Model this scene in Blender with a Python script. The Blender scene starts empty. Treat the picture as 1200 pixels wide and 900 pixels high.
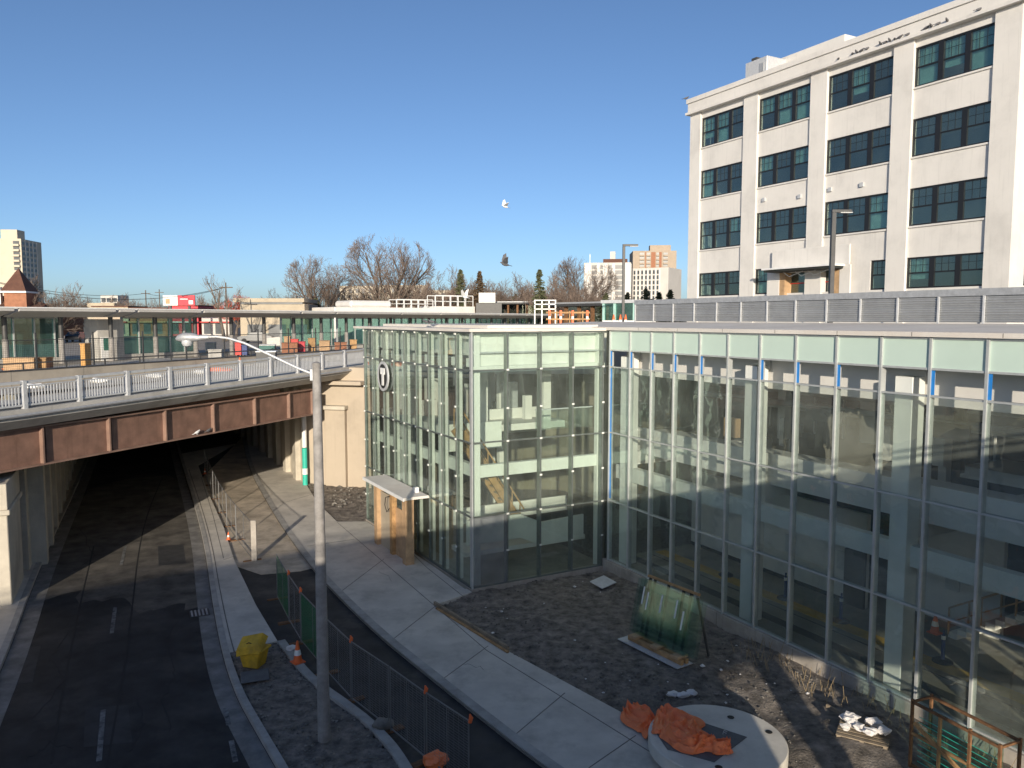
import bpy, bmesh, math, random
from mathutils import Vector, Matrix, noise
R=math.radians
SC=bpy.context.scene
COL=SC.collection
random.seed(7)
F=910.; PT=math.atan(76/910.); EYE=11.
# ---------- measuring helpers (a sight line of the survey camera met with a real height or distance) ----------
def sight(px,py):
    a=(px-600)/F; b=(450-py)/F
    return (a, math.cos(PT)+b*math.sin(PT), -math.sin(PT)+b*math.cos(PT))
def G(px,py,z=0.):
    r=sight(px,py); t=(z-EYE)/r[2]; return (r[0]*t, r[1]*t)
def W(px,py,Y):
    r=sight(px,py); t=Y/r[1]; return (r[0]*t, Y, EYE+r[2]*t)
# ---------- mesh builder ----------
class MB:
    def __init__(s): s.v=[]; s.f=[]
    def add(s,vs,fs):
        o=len(s.v); s.v+= [tuple(p) for p in vs]; s.f+=[tuple(i+o for i in f) for f in fs]; return s
    def box(s,x0,x1,y0,y1,z0,z1):
        return s.add([(x0,y0,z0),(x1,y0,z0),(x1,y1,z0),(x0,y1,z0),(x0,y0,z1),(x1,y0,z1),(x1,y1,z1),(x0,y1,z1)],
          [(0,3,2,1),(4,5,6,7),(0,1,5,4),(1,2,6,5),(2,3,7,6),(3,0,4,7)])
    def obox(s,p0,p1,w,z0,z1,side=0.):
        "box standing along the plan line p0-p1; z0,z1 may be pairs (start,end)"
        dx,dy=p1[0]-p0[0],p1[1]-p0[1]; L=math.hypot(dx,dy) or 1; nx,ny=-dy/L,dx/L
        a,b=(side-.5)*w,(side+.5)*w
        z0=z0 if isinstance(z0,tuple) else (z0,z0); z1=z1 if isinstance(z1,tuple) else (z1,z1)
        q=[(p0[0]+nx*a,p0[1]+ny*a),(p1[0]+nx*a,p1[1]+ny*a),(p1[0]+nx*b,p1[1]+ny*b),(p0[0]+nx*b,p0[1]+ny*b)]
        zz0=[z0[0],z0[1],z0[1],z0[0]]; zz1=[z1[0],z1[1],z1[1],z1[0]]
        return s.add([(q[i][0],q[i][1],zz0[i]) for i in range(4)]+[(q[i][0],q[i][1],zz1[i]) for i in range(4)],
          [(0,3,2,1),(4,5,6,7),(0,1,5,4),(1,2,6,5),(2,3,7,6),(3,0,4,7)])
    def bar(s,p0,p1,w,h=None):
        h=h or w; a=Vector(p0); b=Vector(p1); d=(b-a)
        if d.length<1e-6: return s
        d.normalize(); up=Vector((0,0,1)) if abs(d.z)<.95 else Vector((0,1,0))
        x=d.cross(up).normalized(); y=x.cross(d).normalized()
        vs=[]
        for c in (a,b):
            for i,j in((-1,-1),(1,-1),(1,1),(-1,1)): vs.append(c+x*(i*w/2)+y*(j*h/2))
        return s.add(vs,[(0,3,2,1),(4,5,6,7),(0,1,5,4),(1,2,6,5),(2,3,7,6),(3,0,4,7)])
    def tube(s,pts,rad,n=8,cap=True):
        pts=[Vector(p) for p in pts]; m=len(pts)
        if not isinstance(rad,(list,tuple)): rad=[rad]*m
        vs=[]; px=None
        for i,p in enumerate(pts):
            d=(pts[min(i+1,m-1)]-pts[max(i-1,0)]).normalized()
            if px is None:
                up=Vector((0,0,1)) if abs(d.z)<.9 else Vector((1,0,0)); px=d.cross(up).normalized()
            else: px=(px-d*px.dot(d)).normalized()
            py=d.cross(px)
            for k in range(n):
                t=2*math.pi*k/n; vs.append(p+(px*math.cos(t)+py*math.sin(t))*rad[i])
        fs=[]
        for i in range(m-1):
            for k in range(n):
                k2=(k+1)%n; fs.append((i*n+k,i*n+k2,(i+1)*n+k2,(i+1)*n+k))
        if cap: fs.append(tuple(range(n-1,-1,-1))); fs.append(tuple((m-1)*n+k for k in range(n)))
        return s.add(vs,fs)
    def lathe(s,prof,n=24,c=(0,0,0)):
        return s.tube([(c[0],c[1],c[2]+z) for r,z in prof],[max(r,.001) for r,z in prof],n) if all(prof[i][1]<prof[i+1][1] for i in range(len(prof)-1)) else s._lathe(prof,n,c)
    def _lathe(s,prof,n=24,c=(0,0,0)):
        vs=[(c[0]+max(r,.001)*math.cos(2*math.pi*k/n),c[1]+max(r,.001)*math.sin(2*math.pi*k/n),c[2]+z) for r,z in prof for k in range(n)]
        fs=[(i*n+k,i*n+(k+1)%n,(i+1)*n+(k+1)%n,(i+1)*n+k) for i in range(len(prof)-1) for k in range(n)]
        return s.add(vs,fs)
    def prism(s,poly,z0,z1):
        A=sum(poly[i][0]*poly[(i+1)%len(poly)][1]-poly[(i+1)%len(poly)][0]*poly[i][1] for i in range(len(poly)))
        if A<0: poly=poly[::-1]
        n=len(poly)
        return s.add([(p[0],p[1],z0) for p in poly]+[(p[0],p[1],z1) for p in poly],
          [tuple(range(n-1,-1,-1)),tuple(range(n,2*n))]+[(i,(i+1)%n,n+(i+1)%n,n+i) for i in range(n)])
    def ribbon(s,line,w0,w1,z0,z1):
        "solid strip between offsets w0 and w1 (to the walker's side) along a plan polyline"
        a=offs(line,w0); b=offs(line,w1); n=len(line)
        vs=[]
        for i in range(n): vs+= [(a[i][0],a[i][1],z0),(b[i][0],b[i][1],z0),(b[i][0],b[i][1],z1),(a[i][0],a[i][1],z1)]
        fs=[]
        for i in range(n-1):
            o=i*4
            for k in range(4):
                k2=(k+1)%4; fs.append((o+k,o+k2,o+4+k2,o+4+k))
        fs+=[(3,2,1,0),((n-1)*4,(n-1)*4+1,(n-1)*4+2,(n-1)*4+3)]
        return s.add(vs,fs)
    def build(s,name,m,parent=None,smooth=False,bevel=0,label=None,cat=None,group=None,kind=None,fix=True):
        me=bpy.data.meshes.new(name); me.from_pydata(s.v,[],s.f)
        if fix and len(s.f)<60000:
            bm=bmesh.new(); bm.from_mesh(me); bmesh.ops.recalc_face_normals(bm,faces=bm.faces)
            if bevel: bmesh.ops.bevel(bm,geom=bm.edges[:],offset=bevel,segments=1,affect='EDGES',profile=.5)
            bm.to_mesh(me); bm.free()
        me.materials.append(m)
        if smooth:
            me.polygons.foreach_set('use_smooth',[True]*len(me.polygons))
            try: me.set_sharp_from_angle(angle=R(40))
            except Exception: pass
        o=bpy.data.objects.new(name,me); COL.objects.link(o)
        if parent: o.parent=parent
        tag(o,label,cat,group,kind); return o
def offs(line,w):
    out=[]
    n=len(line)
    for i,p in enumerate(line):
        a=line[max(i-1,0)]; b=line[min(i+1,n-1)]
        dx,dy=b[0]-a[0],b[1]-a[1]; L=math.hypot(dx,dy); out.append((p[0]-dy/L*w,p[1]+dx/L*w))
    return out
def smoothline(pts,k=3):
    for _ in range(k):
        q=[pts[0]]
        for a,b in zip(pts,pts[1:]): q+=[(a[0]*.75+b[0]*.25,a[1]*.75+b[1]*.25),(a[0]*.25+b[0]*.75,a[1]*.25+b[1]*.75)]
        pts=q+[pts[-1]]
    return pts
def tag(o,label=None,cat=None,group=None,kind=None):
    if label: o['label']=label
    if cat: o['category']=cat
    if group: o['group']=group
    if kind: o['kind']=kind
    return o
def T(name,label,cat,loc=(0,0,0),rz=0.,group=None):
    o=bpy.data.objects.new(name,None); COL.objects.link(o); o.location=loc; o.rotation_euler=(0,0,rz); o.empty_display_size=.2
    return tag(o,label,cat,group)
def dup(o,loc=None,rz=None,label=None,group=None,scale=None,parent=None):
    c=o.copy(); COL.objects.link(c)
    if parent: c.parent=parent
    if loc is not None: c.location=loc
    if rz is not None: c.rotation_euler=(0,0,rz)
    if scale: c.scale=scale if isinstance(scale,tuple) else (scale,)*3
    if label: c['label']=label
    if group: c['group']=group
    for ch in list(o.children): dup(ch,parent=c)
    return c
# ---------- materials ----------
def mat(name,col,rough=.8,var=.12,scale=3.,bump=.0,bscale=30.,metal=0.,spec=.5,col2=None,stain=0.,stscale=.5,stcol=None,wave=None,streak=0.):
    m=bpy.data.materials.new(name); m.use_nodes=True; nt=m.node_tree; N=nt.nodes; L=nt.links
    b=N['Principled BSDF']; b.inputs['Roughness'].default_value=rough; b.inputs['Metallic'].default_value=metal
    b.inputs['Specular IOR Level'].default_value=spec
    tc=N.new('ShaderNodeTexCoord').outputs['Object']
    def nz(sc,det=5,r=.6,vec=None):
        n=N.new('ShaderNodeTexNoise'); n.inputs['Scale'].default_value=sc; n.inputs['Detail'].default_value=det; n.inputs['Roughness'].default_value=r
        L.new(vec or tc,n.inputs['Vector']); return n.outputs['Fac']
    def ramp(f,a,c):
        r=N.new('ShaderNodeMapRange'); r.inputs[1].default_value=a; r.inputs[2].default_value=c; L.new(f,r.inputs[0]); return r.outputs[0]
    def mix(f,A,B,mode='MIX'):
        x=N.new('ShaderNodeMix'); x.data_type='RGBA'; x.blend_type=mode
        if isinstance(f,(int,float)): x.inputs[0].default_value=f
        else: L.new(f,x.inputs[0])
        for i,q in((6,A),(7,B)):
            if isinstance(q,tuple): x.inputs[i].default_value=(*q[:3],1)
            else: L.new(q,x.inputs[i])
        return x.outputs[2]
    c2=col2 or tuple(c*(1-var*1.6) for c in col); c1=tuple(min(1,c*(1+var*.6)) for c in col)
    out=mix(ramp(nz(scale,8,.65),.3,.7),c1,c2)
    if stain:
        out=mix(ramp(nz(stscale,6,.7),.5,.72),out,mix(stain,out,stcol or tuple(c*.35 for c in col)))
    if streak:
        mp=N.new('ShaderNodeMapping'); mp.inputs['Scale'].default_value=(6,6,.35); L.new(tc,mp.inputs[0])
        out=mix(ramp(nz(1,4,.6,mp.outputs[0]),.55,.8),out,mix(streak,out,tuple(c*.4 for c in col)))
    L.new(out,b.inputs['Base Color'])
    hgt=None
    if wave:
        axis,wsc,dist=wave
        w=N.new('ShaderNodeTexWave'); w.bands_direction=axis; w.inputs['Scale'].default_value=wsc; w.inputs['Distortion'].default_value=0
        L.new(tc,w.inputs['Vector'])
        bp=N.new('ShaderNodeBump'); bp.inputs['Strength'].default_value=1; bp.inputs['Distance'].default_value=dist; L.new(w.outputs['Fac'],bp.inputs['Height']); L.new(bp.outputs[0],b.inputs['Normal'])
    elif bump:
        bp=N.new('ShaderNodeBump'); bp.inputs['Strength'].default_value=1; bp.inputs['Distance'].default_value=bump
        L.new(nz(bscale,6,.65),bp.inputs['Height']); L.new(bp.outputs[0],b.inputs['Normal'])
    return m
def glassmat(name,tint,dust=.05,dustcol=(.6,.65,.6),refl=1.,rough=.015,wob=.0):
    m=bpy.data.materials.new(name); m.use_nodes=True; nt=m.node_tree; N=nt.nodes; L=nt.links
    N.remove(N['Principled BSDF']); o=N['Material Output']
    tr=N.new('ShaderNodeBsdfTransparent'); tr.inputs[0].default_value=(*tint,1)
    gl=N.new('ShaderNodeBsdfGlossy'); gl.inputs['Roughness'].default_value=rough; gl.inputs[0].default_value=(.92,1,.95,1)
    df=N.new('ShaderNodeBsdfDiffuse'); df.inputs[0].default_value=(*dustcol,1)
    tc=N.new('ShaderNodeTexCoord').outputs['Object']
    nn=N.new('ShaderNodeTexNoise'); nn.inputs['Scale'].default_value=.7; nn.inputs['Detail'].default_value=6; L.new(tc,nn.inputs['Vector'])
    mr=N.new('ShaderNodeMapRange'); mr.inputs[1].default_value=.3; mr.inputs[2].default_value=.75; mr.inputs[3].default_value=dust*.4; mr.inputs[4].default_value=dust*1.8; L.new(nn.outputs[0],mr.inputs[0])
    m1=N.new('ShaderNodeMixShader'); L.new(mr.outputs[0],m1.inputs[0]); L.new(tr.outputs[0],m1.inputs[1]); L.new(df.outputs[0],m1.inputs[2])
    fr=N.new('ShaderNodeLayerWeight'); fr.inputs[0].default_value=.5
    pw=N.new('ShaderNodeMath'); pw.operation='POWER'; pw.inputs[1].default_value=5; L.new(fr.outputs['Facing'],pw.inputs[0])
    mu=N.new('ShaderNodeMath'); mu.operation='MULTIPLY_ADD'; mu.inputs[1].default_value=.9*refl; mu.inputs[2].default_value=.035*refl; L.new(pw.outputs[0],mu.inputs[0])
    if wob:
        n2=N.new('ShaderNodeTexNoise'); n2.inputs['Scale'].default_value=.9; L.new(tc,n2.inputs['Vector'])
        bp=N.new('ShaderNodeBump'); bp.inputs['Distance'].default_value=wob; L.new(n2.outputs[0],bp.inputs['Height']); L.new(bp.outputs[0],gl.inputs['Normal'])
    m2=N.new('ShaderNodeMixShader'); L.new(mu.outputs[0],m2.inputs[0]); L.new(m1.outputs[0],m2.inputs[1]); L.new(gl.outputs[0],m2.inputs[2])
    L.new(m2.outputs[0],o.inputs[0]); return m
def meshmat(name,col,sx,sy,th,axis=('X','Z')):
    "wire mesh: opaque wires with real gaps, in object coordinates"
    m=mat(name,col,.5,.05,metal=.3); nt=m.node_tree; N=nt.nodes; L=nt.links
    b=N['Principled BSDF']; o=N['Material Output']
    tc=N.new('ShaderNodeTexCoord'); sp=N.new('ShaderNodeSeparateXYZ'); L.new(tc.outputs['Object'],sp.inputs[0])
    fac=None
    for ax,s in zip(axis,(sx,sy)):
        d=N.new('ShaderNodeMath'); d.operation='MULTIPLY'; d.inputs[1].default_value=1/s; L.new(sp.outputs[ax],d.inputs[0])
        f=N.new('ShaderNodeMath'); f.operation='FRACT'; L.new(d.outputs[0],f.inputs[0])
        c=N.new('ShaderNodeMath'); c.operation='LESS_THAN'; c.inputs[1].default_value=th/s; L.new(f.outputs[0],c.inputs[0])
        if fac is None: fac=c.outputs[0]
        else:
            a=N.new('ShaderNodeMath'); a.operation='MAXIMUM'; L.new(fac,a.inputs[0]); L.new(c.outputs[0],a.inputs[1]); fac=a.outputs[0]
    tr=N.new('ShaderNodeBsdfTransparent'); mx=N.new('ShaderNodeMixShader'); L.new(fac,mx.inputs[0]); L.new(tr.outputs[0],mx.inputs[1]); L.new(b.outputs[0],mx.inputs[2])
    L.new(mx.outputs[0],o.inputs[0]); return m
M={}
M['soil']=mat('soil',(.26,.225,.19),.95,.5,2.6,.06,12,stain=.55,stscale=.4)
M['gravel']=mat('gravel',(.2,.175,.15),.95,.5,7,.05,30)
M['stone']=mat('stone',(.26,.24,.21),.9,.6,.8)
M['tar']=mat('tar',(.018,.018,.018),.8,.2)
M['tar2']=mat('patched_asphalt',(.042,.042,.043),.8,.3,2,.006,90)
M['dirt']=mat('dirt_track',(.58,.49,.38),.95,.3,.9,.01,40,stain=.5,stscale=.5)
M['binorange']=mat('bin_orange',(.62,.32,.08),.6,.15,2)
M['dusty_sunlit']=mat('dusty_sunlit_asphalt',(.125,.112,.095),.9,.5,.9,.006,90,stain=.7,stscale=.35,stcol=(.07,.06,.05))  # dusty asphalt, lightened further so its colour carries some of the sunlight
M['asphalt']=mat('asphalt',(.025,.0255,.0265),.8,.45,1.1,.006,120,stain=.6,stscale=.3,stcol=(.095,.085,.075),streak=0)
M['newasphalt']=mat('new_asphalt',(.05,.047,.044),.85,.35,.9,.006,90,stain=.75,stscale=.28,stcol=(.16,.14,.115))
M['walk']=mat('sidewalk_concrete',(.62,.575,.505),.85,.16,.55,.004,60,stain=.5,stscale=.8,stcol=(.25,.23,.2))
M['kerb']=mat('kerb_concrete',(.42,.4,.37),.85,.2,1.4,.004,60,stain=.4,stscale=1.3)
M['gutter']=mat('gutter_concrete',(.24,.23,.215),.8,.3,1.5,.004,60,stain=.6,stscale=1.3)
M['joint']=mat('joint',(.2,.185,.165),.9,.2)
M['paint']=mat('road_paint',(.19,.19,.185),.7,.6,5)
M['cream']=mat('cream_concrete',(.46,.39,.305),.85,.06,.5,.004,20,stain=.18,stscale=.5,streak=.15)
M['pier']=mat('pier_concrete',(.56,.51,.42),.85,.12,.8,.006,20,stain=.4,stscale=.6,streak=.35)
M['plinth']=mat('plinth_concrete',(.42,.38,.33),.85,.22,1.2,.006,25,stain=.5,stscale=.9,streak=.4)
M['deckc']=mat('deck_concrete',(.43,.38,.31),.85,.15,.6,.004,30,stain=.4,stscale=.4)
M['edgec']=mat('slab_edge_concrete',(.5,.48,.44),.85,.15,.8,.005,30,stain=.4,stscale=.7,streak=.4)
M['brown']=mat('brown_steel',(.235,.135,.1),.6,.25,1.2,streak=.6,stain=.4,stscale=.8)
M['brownd']=mat('brown_steel_flange',(.27,.17,.13),.6,.2,1.2)
M['galv']=mat('galvanised_steel',(.45,.46,.47),.45,.15,6,metal=.35)
M['galvlight']=mat('rail_aluminium',(.58,.59,.6),.45,.1,6,metal=.2)
M['poleconc']=mat('pole_concrete',(.33,.31,.29),.8,.2,4,.003,60,stain=.4,stscale=1.5,streak=.3)
M['white']=mat('white_stucco',(.715,.69,.65),.8,.06,.35,.004,8,stain=.16,stscale=.35,streak=.22)
M['whiteb']=mat('white_steel_paint',(.76,.77,.72),.5,.04,2,streak=.08)
M['drywall']=mat('drywall',(.72,.7,.66),.85,.05,.8)
M['black']=mat('black_window_frame',(.015,.016,.018),.4,.1)
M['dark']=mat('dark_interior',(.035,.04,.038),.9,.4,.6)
M['darkmetal']=mat('dark_metal',(.06,.06,.06),.5,.2)
M['spandrel']=mat('spandrel_glass',(.55,.68,.6),.12,.03,.8,stain=.06,stscale=1.2,stcol=(.75,.8,.75))
M['alum']=mat('mullion_aluminium',(.52,.54,.53),.4,.1,3,metal=.3)
M['mullion']=mat('dark_mullion',(.16,.18,.17),.4,.15,3,metal=.3)
M['roofm']=mat('roof_membrane',(.7,.66,.6),.85,.1,.4,.003,20,stain=.3,stscale=.35,stcol=(.5,.38,.28))
M['louvre']=mat('grey_louvre',(.34,.35,.36),.4,.15,.7,metal=.3,wave=('Z',3.4,.012),stain=.4,stscale=.9)
M['fencetube']=mat('fence_tube',(.2,.2,.2),.5,.1,metal=.3)
M['glass']=glassmat('clear_glass',(.92,.965,.94),.045,wob=.006,refl=1.7)
M['hallglass']=glassmat('hall_glass',(.93,.965,.95),.065,wob=.016,refl=2.2)
M['tealglass']=glassmat('teal_glass',(.5,.68,.64),.08,(.35,.6,.55))
M['film']=glassmat('film',(.78,.8,.81),.22,(.42,.43,.44),rough=.2)
M['winglass']=glassmat('window_glass',(.72,.8,.79),.03,(.3,.4,.38),refl=3.2,wob=.006)
M['stackglass']=glassmat('stacked_glass',(.84,.92,.905),.006,(.4,.6,.55))
M['orange']=mat('orange_plastic',(.85,.16,.04),.55,.15,3)
M['tarp']=mat('orange_tarp',(.98,.24,.08),.4,.08,3,.012,22)
M['wood']=mat('bare_wood',(.45,.27,.12),.75,.3,3,.003,20)
M['ply']=mat('plywood',(.52,.34,.19),.75,.2,2)
M['woodg']=mat('weathered_wood',(.3,.24,.17),.85,.25,3,.004,30)
M['rust']=mat('rusty_steel',(.22,.11,.05),.8,.4,6)
M['yellow']=mat('yellow_bin',(.7,.42,.03),.65,.25,3,stain=.5,stscale=2,stcol=(.3,.2,.06))
M['tactile']=mat('tactile_strip',(.6,.38,.06),.8,.25,2)
M['blue']=mat('blue_film',(.02,.22,.62),.5,.1)
M['navy']=mat('navy_plastic',(.02,.05,.2),.5,.1)
M['whitep']=mat('white_plastic',(.8,.8,.78),.5,.06)
M['blackp']=mat('black_rubber',(.02,.02,.02),.7,.2)
M['red']=mat('red_paint',(.6,.04,.03),.5,.1)
M['redb']=mat('red_board',(.65,.06,.08),.6,.15,2)
M['teal']=mat('teal_paint',(.04,.5,.38),.5,.1)
M['tealbox']=mat('teal_box',(.03,.15,.13),.5,.1)
M['greenmesh']=meshmat('green_netting',(.02,.24,.09),.05,.05,.008)
M['greymesh']=meshmat('steel_wire_mesh',(.3,.3,.3),.2,.07,.0035)
M['darkmesh']=meshmat('black_wire_mesh',(.04,.04,.04),.10,.10,.008)
M['brick']=mat('brick',(.36,.16,.09),.85,.2,2)
M['roofbrown']=mat('brown_roof',(.13,.06,.04),.85,.2,2)
M['beige']=mat('beige_wall',(.46,.39,.29),.85,.1,.3,stain=.2,stscale=.3)
M['towerw']=mat('tower_white',(.56,.53,.49),.85,.06,.2)
M['towerb']=mat('tower_beige',(.4,.325,.25),.85,.08,.2)
M['towercream']=mat('tower_cream',(.58,.51,.4),.85,.06,.2)
M['towerwin']=mat('tower_window',(.08,.09,.1),.3,.3,.6)
M['bark']=mat('bark',(.16,.13,.105),.9,.3,3)
M['twig']=mat('twig',(.2,.15,.12),.9,.3,1)
M['twigred']=mat('red_twig',(.45,.09,.05),.9,.3,1)
M['needle']=mat('needles',(.13,.14,.07),.9,.4,.5)
M['needleb']=mat('brown_needles',(.15,.1,.055),.9,.4,.5)
M['feather']=mat('grey_feathers',(.12,.12,.13),.7,.4,14)
M['featherw']=mat('white_feathers',(.8,.8,.8),.7,.1,14)
M['curtain']=mat('teal_blind',(.38,.6,.54),.8,.15,2)
M['pinkwhite']=mat('debris_white',(.75,.72,.7),.8,.15,3)
M['mat']=mat('grey_sheet',(.14,.14,.14),.8,.2,3)
M['floorc']=mat('hall_floor',(.3,.28,.22),.8,.25,.7,stain=.4,stscale=.6)
M['carblack']=mat('black_car_paint',(.02,.025,.04),.25,.1)
M['cargrey']=mat('grey_car_paint',(.05,.06,.07),.25,.1)
M['grass']=mat('plateau_ground',(.2,.18,.13),.95,.3,.2,.01,2)
M['capc']=mat('cap_concrete',(.68,.64,.56),.85,.1,1.2,.003,40,stain=.25,stscale=1.5)
M['weed']=mat('dry_weed',(.35,.26,.14),.9,.3,2)
M['canopy']=mat('canopy_soffit',(.5,.48,.45),.6,.1,.4)
# ================= SETTING: ground level of the underpass =================
hd=R(28.2); DA=(-math.sin(hd),math.cos(hd)); DB=(math.cos(hd),math.sin(hd))   # along the hall, across the hall
def st(mb,name,m,**k): return mb.build(name,m,kind='structure',**k)
far=MB().add([(-5000,-3000,-.14),(5000,-3000,-.14),(5000,6000,-.14),(-5000,6000,-.14)],[(0,1,2,3)]); st(far,'ground',M['gravel'])
def PL(l,z=0.): return [G(x,y,z) for x,y in l]
roadL=smoothline([(-6,3)]+[(-12.1,14.5)]+PL([(0,790),(45,665),(95,560)])+[(-52,100)],2)
roadR=smoothline([(1.5,10),(-3.2,14.2)]+PL([(326,900),(296,848),(276,812),(260,764),(248,700),(240,640),(228,592)])+[(-23.5,55),(-45,100)],2)
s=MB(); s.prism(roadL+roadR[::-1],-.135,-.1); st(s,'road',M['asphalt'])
s=MB(); s.ribbon(roadR,0.02,.55,-.1,-.092); st(s,'road_gutter',M['gutter'])
s=MB(); s.ribbon(roadL,-.6,-.02,-.1,-.092); st(s,'road_gutter',M['gutter'])
s=MB(); s.ribbon(roadR,-.2,0,-.13,.05); st(s,'kerb',M['kerb'],bevel=0)
s=MB(); s.ribbon(roadL,0,.22,-.13,.05); st(s,'kerb',M['kerb'])
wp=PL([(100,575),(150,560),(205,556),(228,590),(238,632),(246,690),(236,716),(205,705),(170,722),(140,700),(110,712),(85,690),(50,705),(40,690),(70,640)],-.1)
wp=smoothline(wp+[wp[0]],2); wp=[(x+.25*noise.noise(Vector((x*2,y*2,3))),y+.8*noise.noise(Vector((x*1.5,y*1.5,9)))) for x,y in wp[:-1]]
s=MB(); s.prism(wp,-.1,-.096); st(s,'road_patch',M['dusty_sunlit'])  # pale sheet over the sunlit wedge; sun brightness is put into its colour
rn_=random.Random(21)
s=MB()
for q in (((40,840),(75,800),(60,770),(85,735)),((200,860),(190,820),(205,790),(196,750),(210,725)),((150,880),(168,850),(160,815)),((95,620),(110,650),(90,670)),((30,890),(60,870),(90,880))):
    l=[]
    for a,b in zip(q,q[1:]):
        for k in range(6): f=k/6; l.append((a[0]+(b[0]-a[0])*f+rn_.uniform(-3,3),a[1]+(b[1]-a[1])*f+rn_.uniform(-3,3)))
    s.ribbon(PL(l,-.1),-.012,.012,-.1,-.0945)
st(s,'road_crack',M['tar'])
s=MB()
for q in (((100,830),(150,826),(155,870),(98,876)),((185,640),(215,638),(218,660),(186,663)),((20,760),(48,757),(38,800),(8,803))): s.prism(PL(q,-.1),-.1,-.0955)
st(s,'road_patch',M['tar2'])
# lane paint
s=MB()
def dash(p,q,w=.13):
    a=G(*p,-.1); b=G(*q,-.1); s.obox(a,b,w,-.1,-.09)
for p,q in (((116,892),(121,832)),((131,742),(135,712)),((142,662),(147,640)),((268,850),(264,830)),((276,893),(271,868))): dash(p,q)
st(s,'road_markings',M['paint'])
s=MB(); 
for l in (smoothline(PL([(60,895),(75,800),(93,712),(110,640)],-.1)),smoothline(PL([(125,900),(150,760),(165,620),(190,560)],-.1))): s.ribbon(l,-.03,.03,-.1,-.094)
st(s,'road_joint',M['tar'])
# walkway between road and new lane
e1=PL([(232,545),(244,578),(262,618),(274,656),(300,710),(325,752)])
e1=[(-24.5,68)]+e1
inner=offs(roadR,-.2)
lo=G(271,762); i0=min(range(len(inner)),key=lambda i:abs(inner[i][1]-lo[1])); i1=min(range(len(inner)),key=lambda i:abs(inner[i][1]-66))
s=MB(); s.prism(e1+[inner[i] for i in range(i0,i1+1)],-.12,.035); st(s,'sidewalk',M['walk'])
s=MB()
for p,q in (((262,656),(274,652)),((245,612),(258,608)),((241,585),(247,583))): s.obox(G(*p,.035),G(*q,.035),.03,.036,.04)
s.ribbon([ (p[0],p[1]) for p in PL([(236,560),(250,606),(262,655)])],-.015,.015,.036,.04)
s.ribbon(offs(roadR,-.34)[i0:i1],-.02,.02,.036,.041)
st(s,'sidewalk_joint',M['joint'])
k2=smoothline(PL([(325,753),(350,787),(373,808),(400,827),(433,853),(467,893)])+[(-1.6,15.5),(1.2,12)],2)
s=MB(); s.ribbon(k2,0,.26,-.13,.06); st(s,'kerb',M['kerb'])
# uneven soil sheets
def inpoly(x,y,P):
    c=False; j=len(P)-1
    for i in range(len(P)):
        if (P[i][1]>y)!=(P[j][1]>y) and x<(P[j][0]-P[i][0])*(y-P[i][1])/(P[j][1]-P[i][1])+P[i][0]: c=not c
        j=i
    return c
def hgt(x,y,a): return a*(noise.noise(Vector((x*.5,y*.5,1)))*1.0+.5*noise.noise(Vector((x*1.7,y*1.7,4)))+.25*noise.noise(Vector((x*6,y*6,7)))+.12*noise.noise(Vector((x*17,y*17,7))))
def soil(P,name,m,base,amp,step=.16,mound=None):
    x0,x1=min(p[0] for p in P),max(p[0] for p in P); y0,y1=min(p[1] for p in P),max(p[1] for p in P)
    nx=int((x1-x0)/step)+2; ny=int((y1-y0)/step)+2; vs=[];idx={};fs=[]
    for i in range(nx):
        for j in range(ny):
            x=x0+(i-.5)*step; y=y0+(j-.5)*step
            idx[i,j]=len(vs); z=base+hgt(x,y,amp)+(mound(x,y) if mound else 0); vs.append((x,y,z))
    for i in range(nx-1):
        for j in range(ny-1):
            cx=x0+i*step; cy=y0+j*step
            if inpoly(cx,cy,P): fs.append((idx[i,j],idx[i+1,j],idx[i+1,j+1],idx[i,j+1]))
    b=MB().add(vs,fs); return b.build(name,m,kind='structure',smooth=True)
def stones(P,n,name,lo_,hi_,m,base,seed,amp):
    rn=random.Random(seed); b=MB()
    x0,x1=min(p[0] for p in P),max(p[0] for p in P); y0,y1=min(p[1] for p in P),max(p[1] for p in P); k=0
    ico=[(0,0,1),(.9,0,.3),(.28,.85,.3),(-.72,.53,.3),(-.72,-.53,.3),(.28,-.85,.3),(0,0,-.8)]
    fc=[(0,1,2),(0,2,3),(0,3,4),(0,4,5),(0,5,1),(6,2,1),(6,3,2),(6,4,3),(6,5,4),(6,1,5)]
    while k<n:
        x=rn.uniform(x0,x1); y=rn.uniform(y0,y1)
        if not inpoly(x,y,P): continue
        if noise.noise(Vector((x*.9,y*.9,seed)))<rn.uniform(-.5,.3): 
            if rn.random()<.6: continue
        r=lo_+(hi_-lo_)*rn.random()**3; a=rn.uniform(0,6.28); z=base+hgt(x,y,amp)
        q=[]
        for v in ico:
            f=rn.uniform(.7,1.2)*r; X=v[0]*f;Y=v[1]*f*.8;Z=v[2]*f*.6
            q.append((x+X*math.cos(a)-Y*math.sin(a),y+X*math.sin(a)+Y*math.cos(a),z+Z+r*.2))
        b.add(q,fc); k+=1
    return b.build(name,m,kind='stuff',label='scattered '+name.replace('_',' ')+' lying on bare soil',fix=False)
med=[G(271,762),G(325,753)]+k2[1:]+[inner[i] for i in range(i0) if inner[i][1]>11][::1]
soil(med,'soil_median',M['soil'],-.02,.05)
stones(med,1600,'median_gravel',.015,.07,M['stone'],-.02,3,.05)
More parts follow.
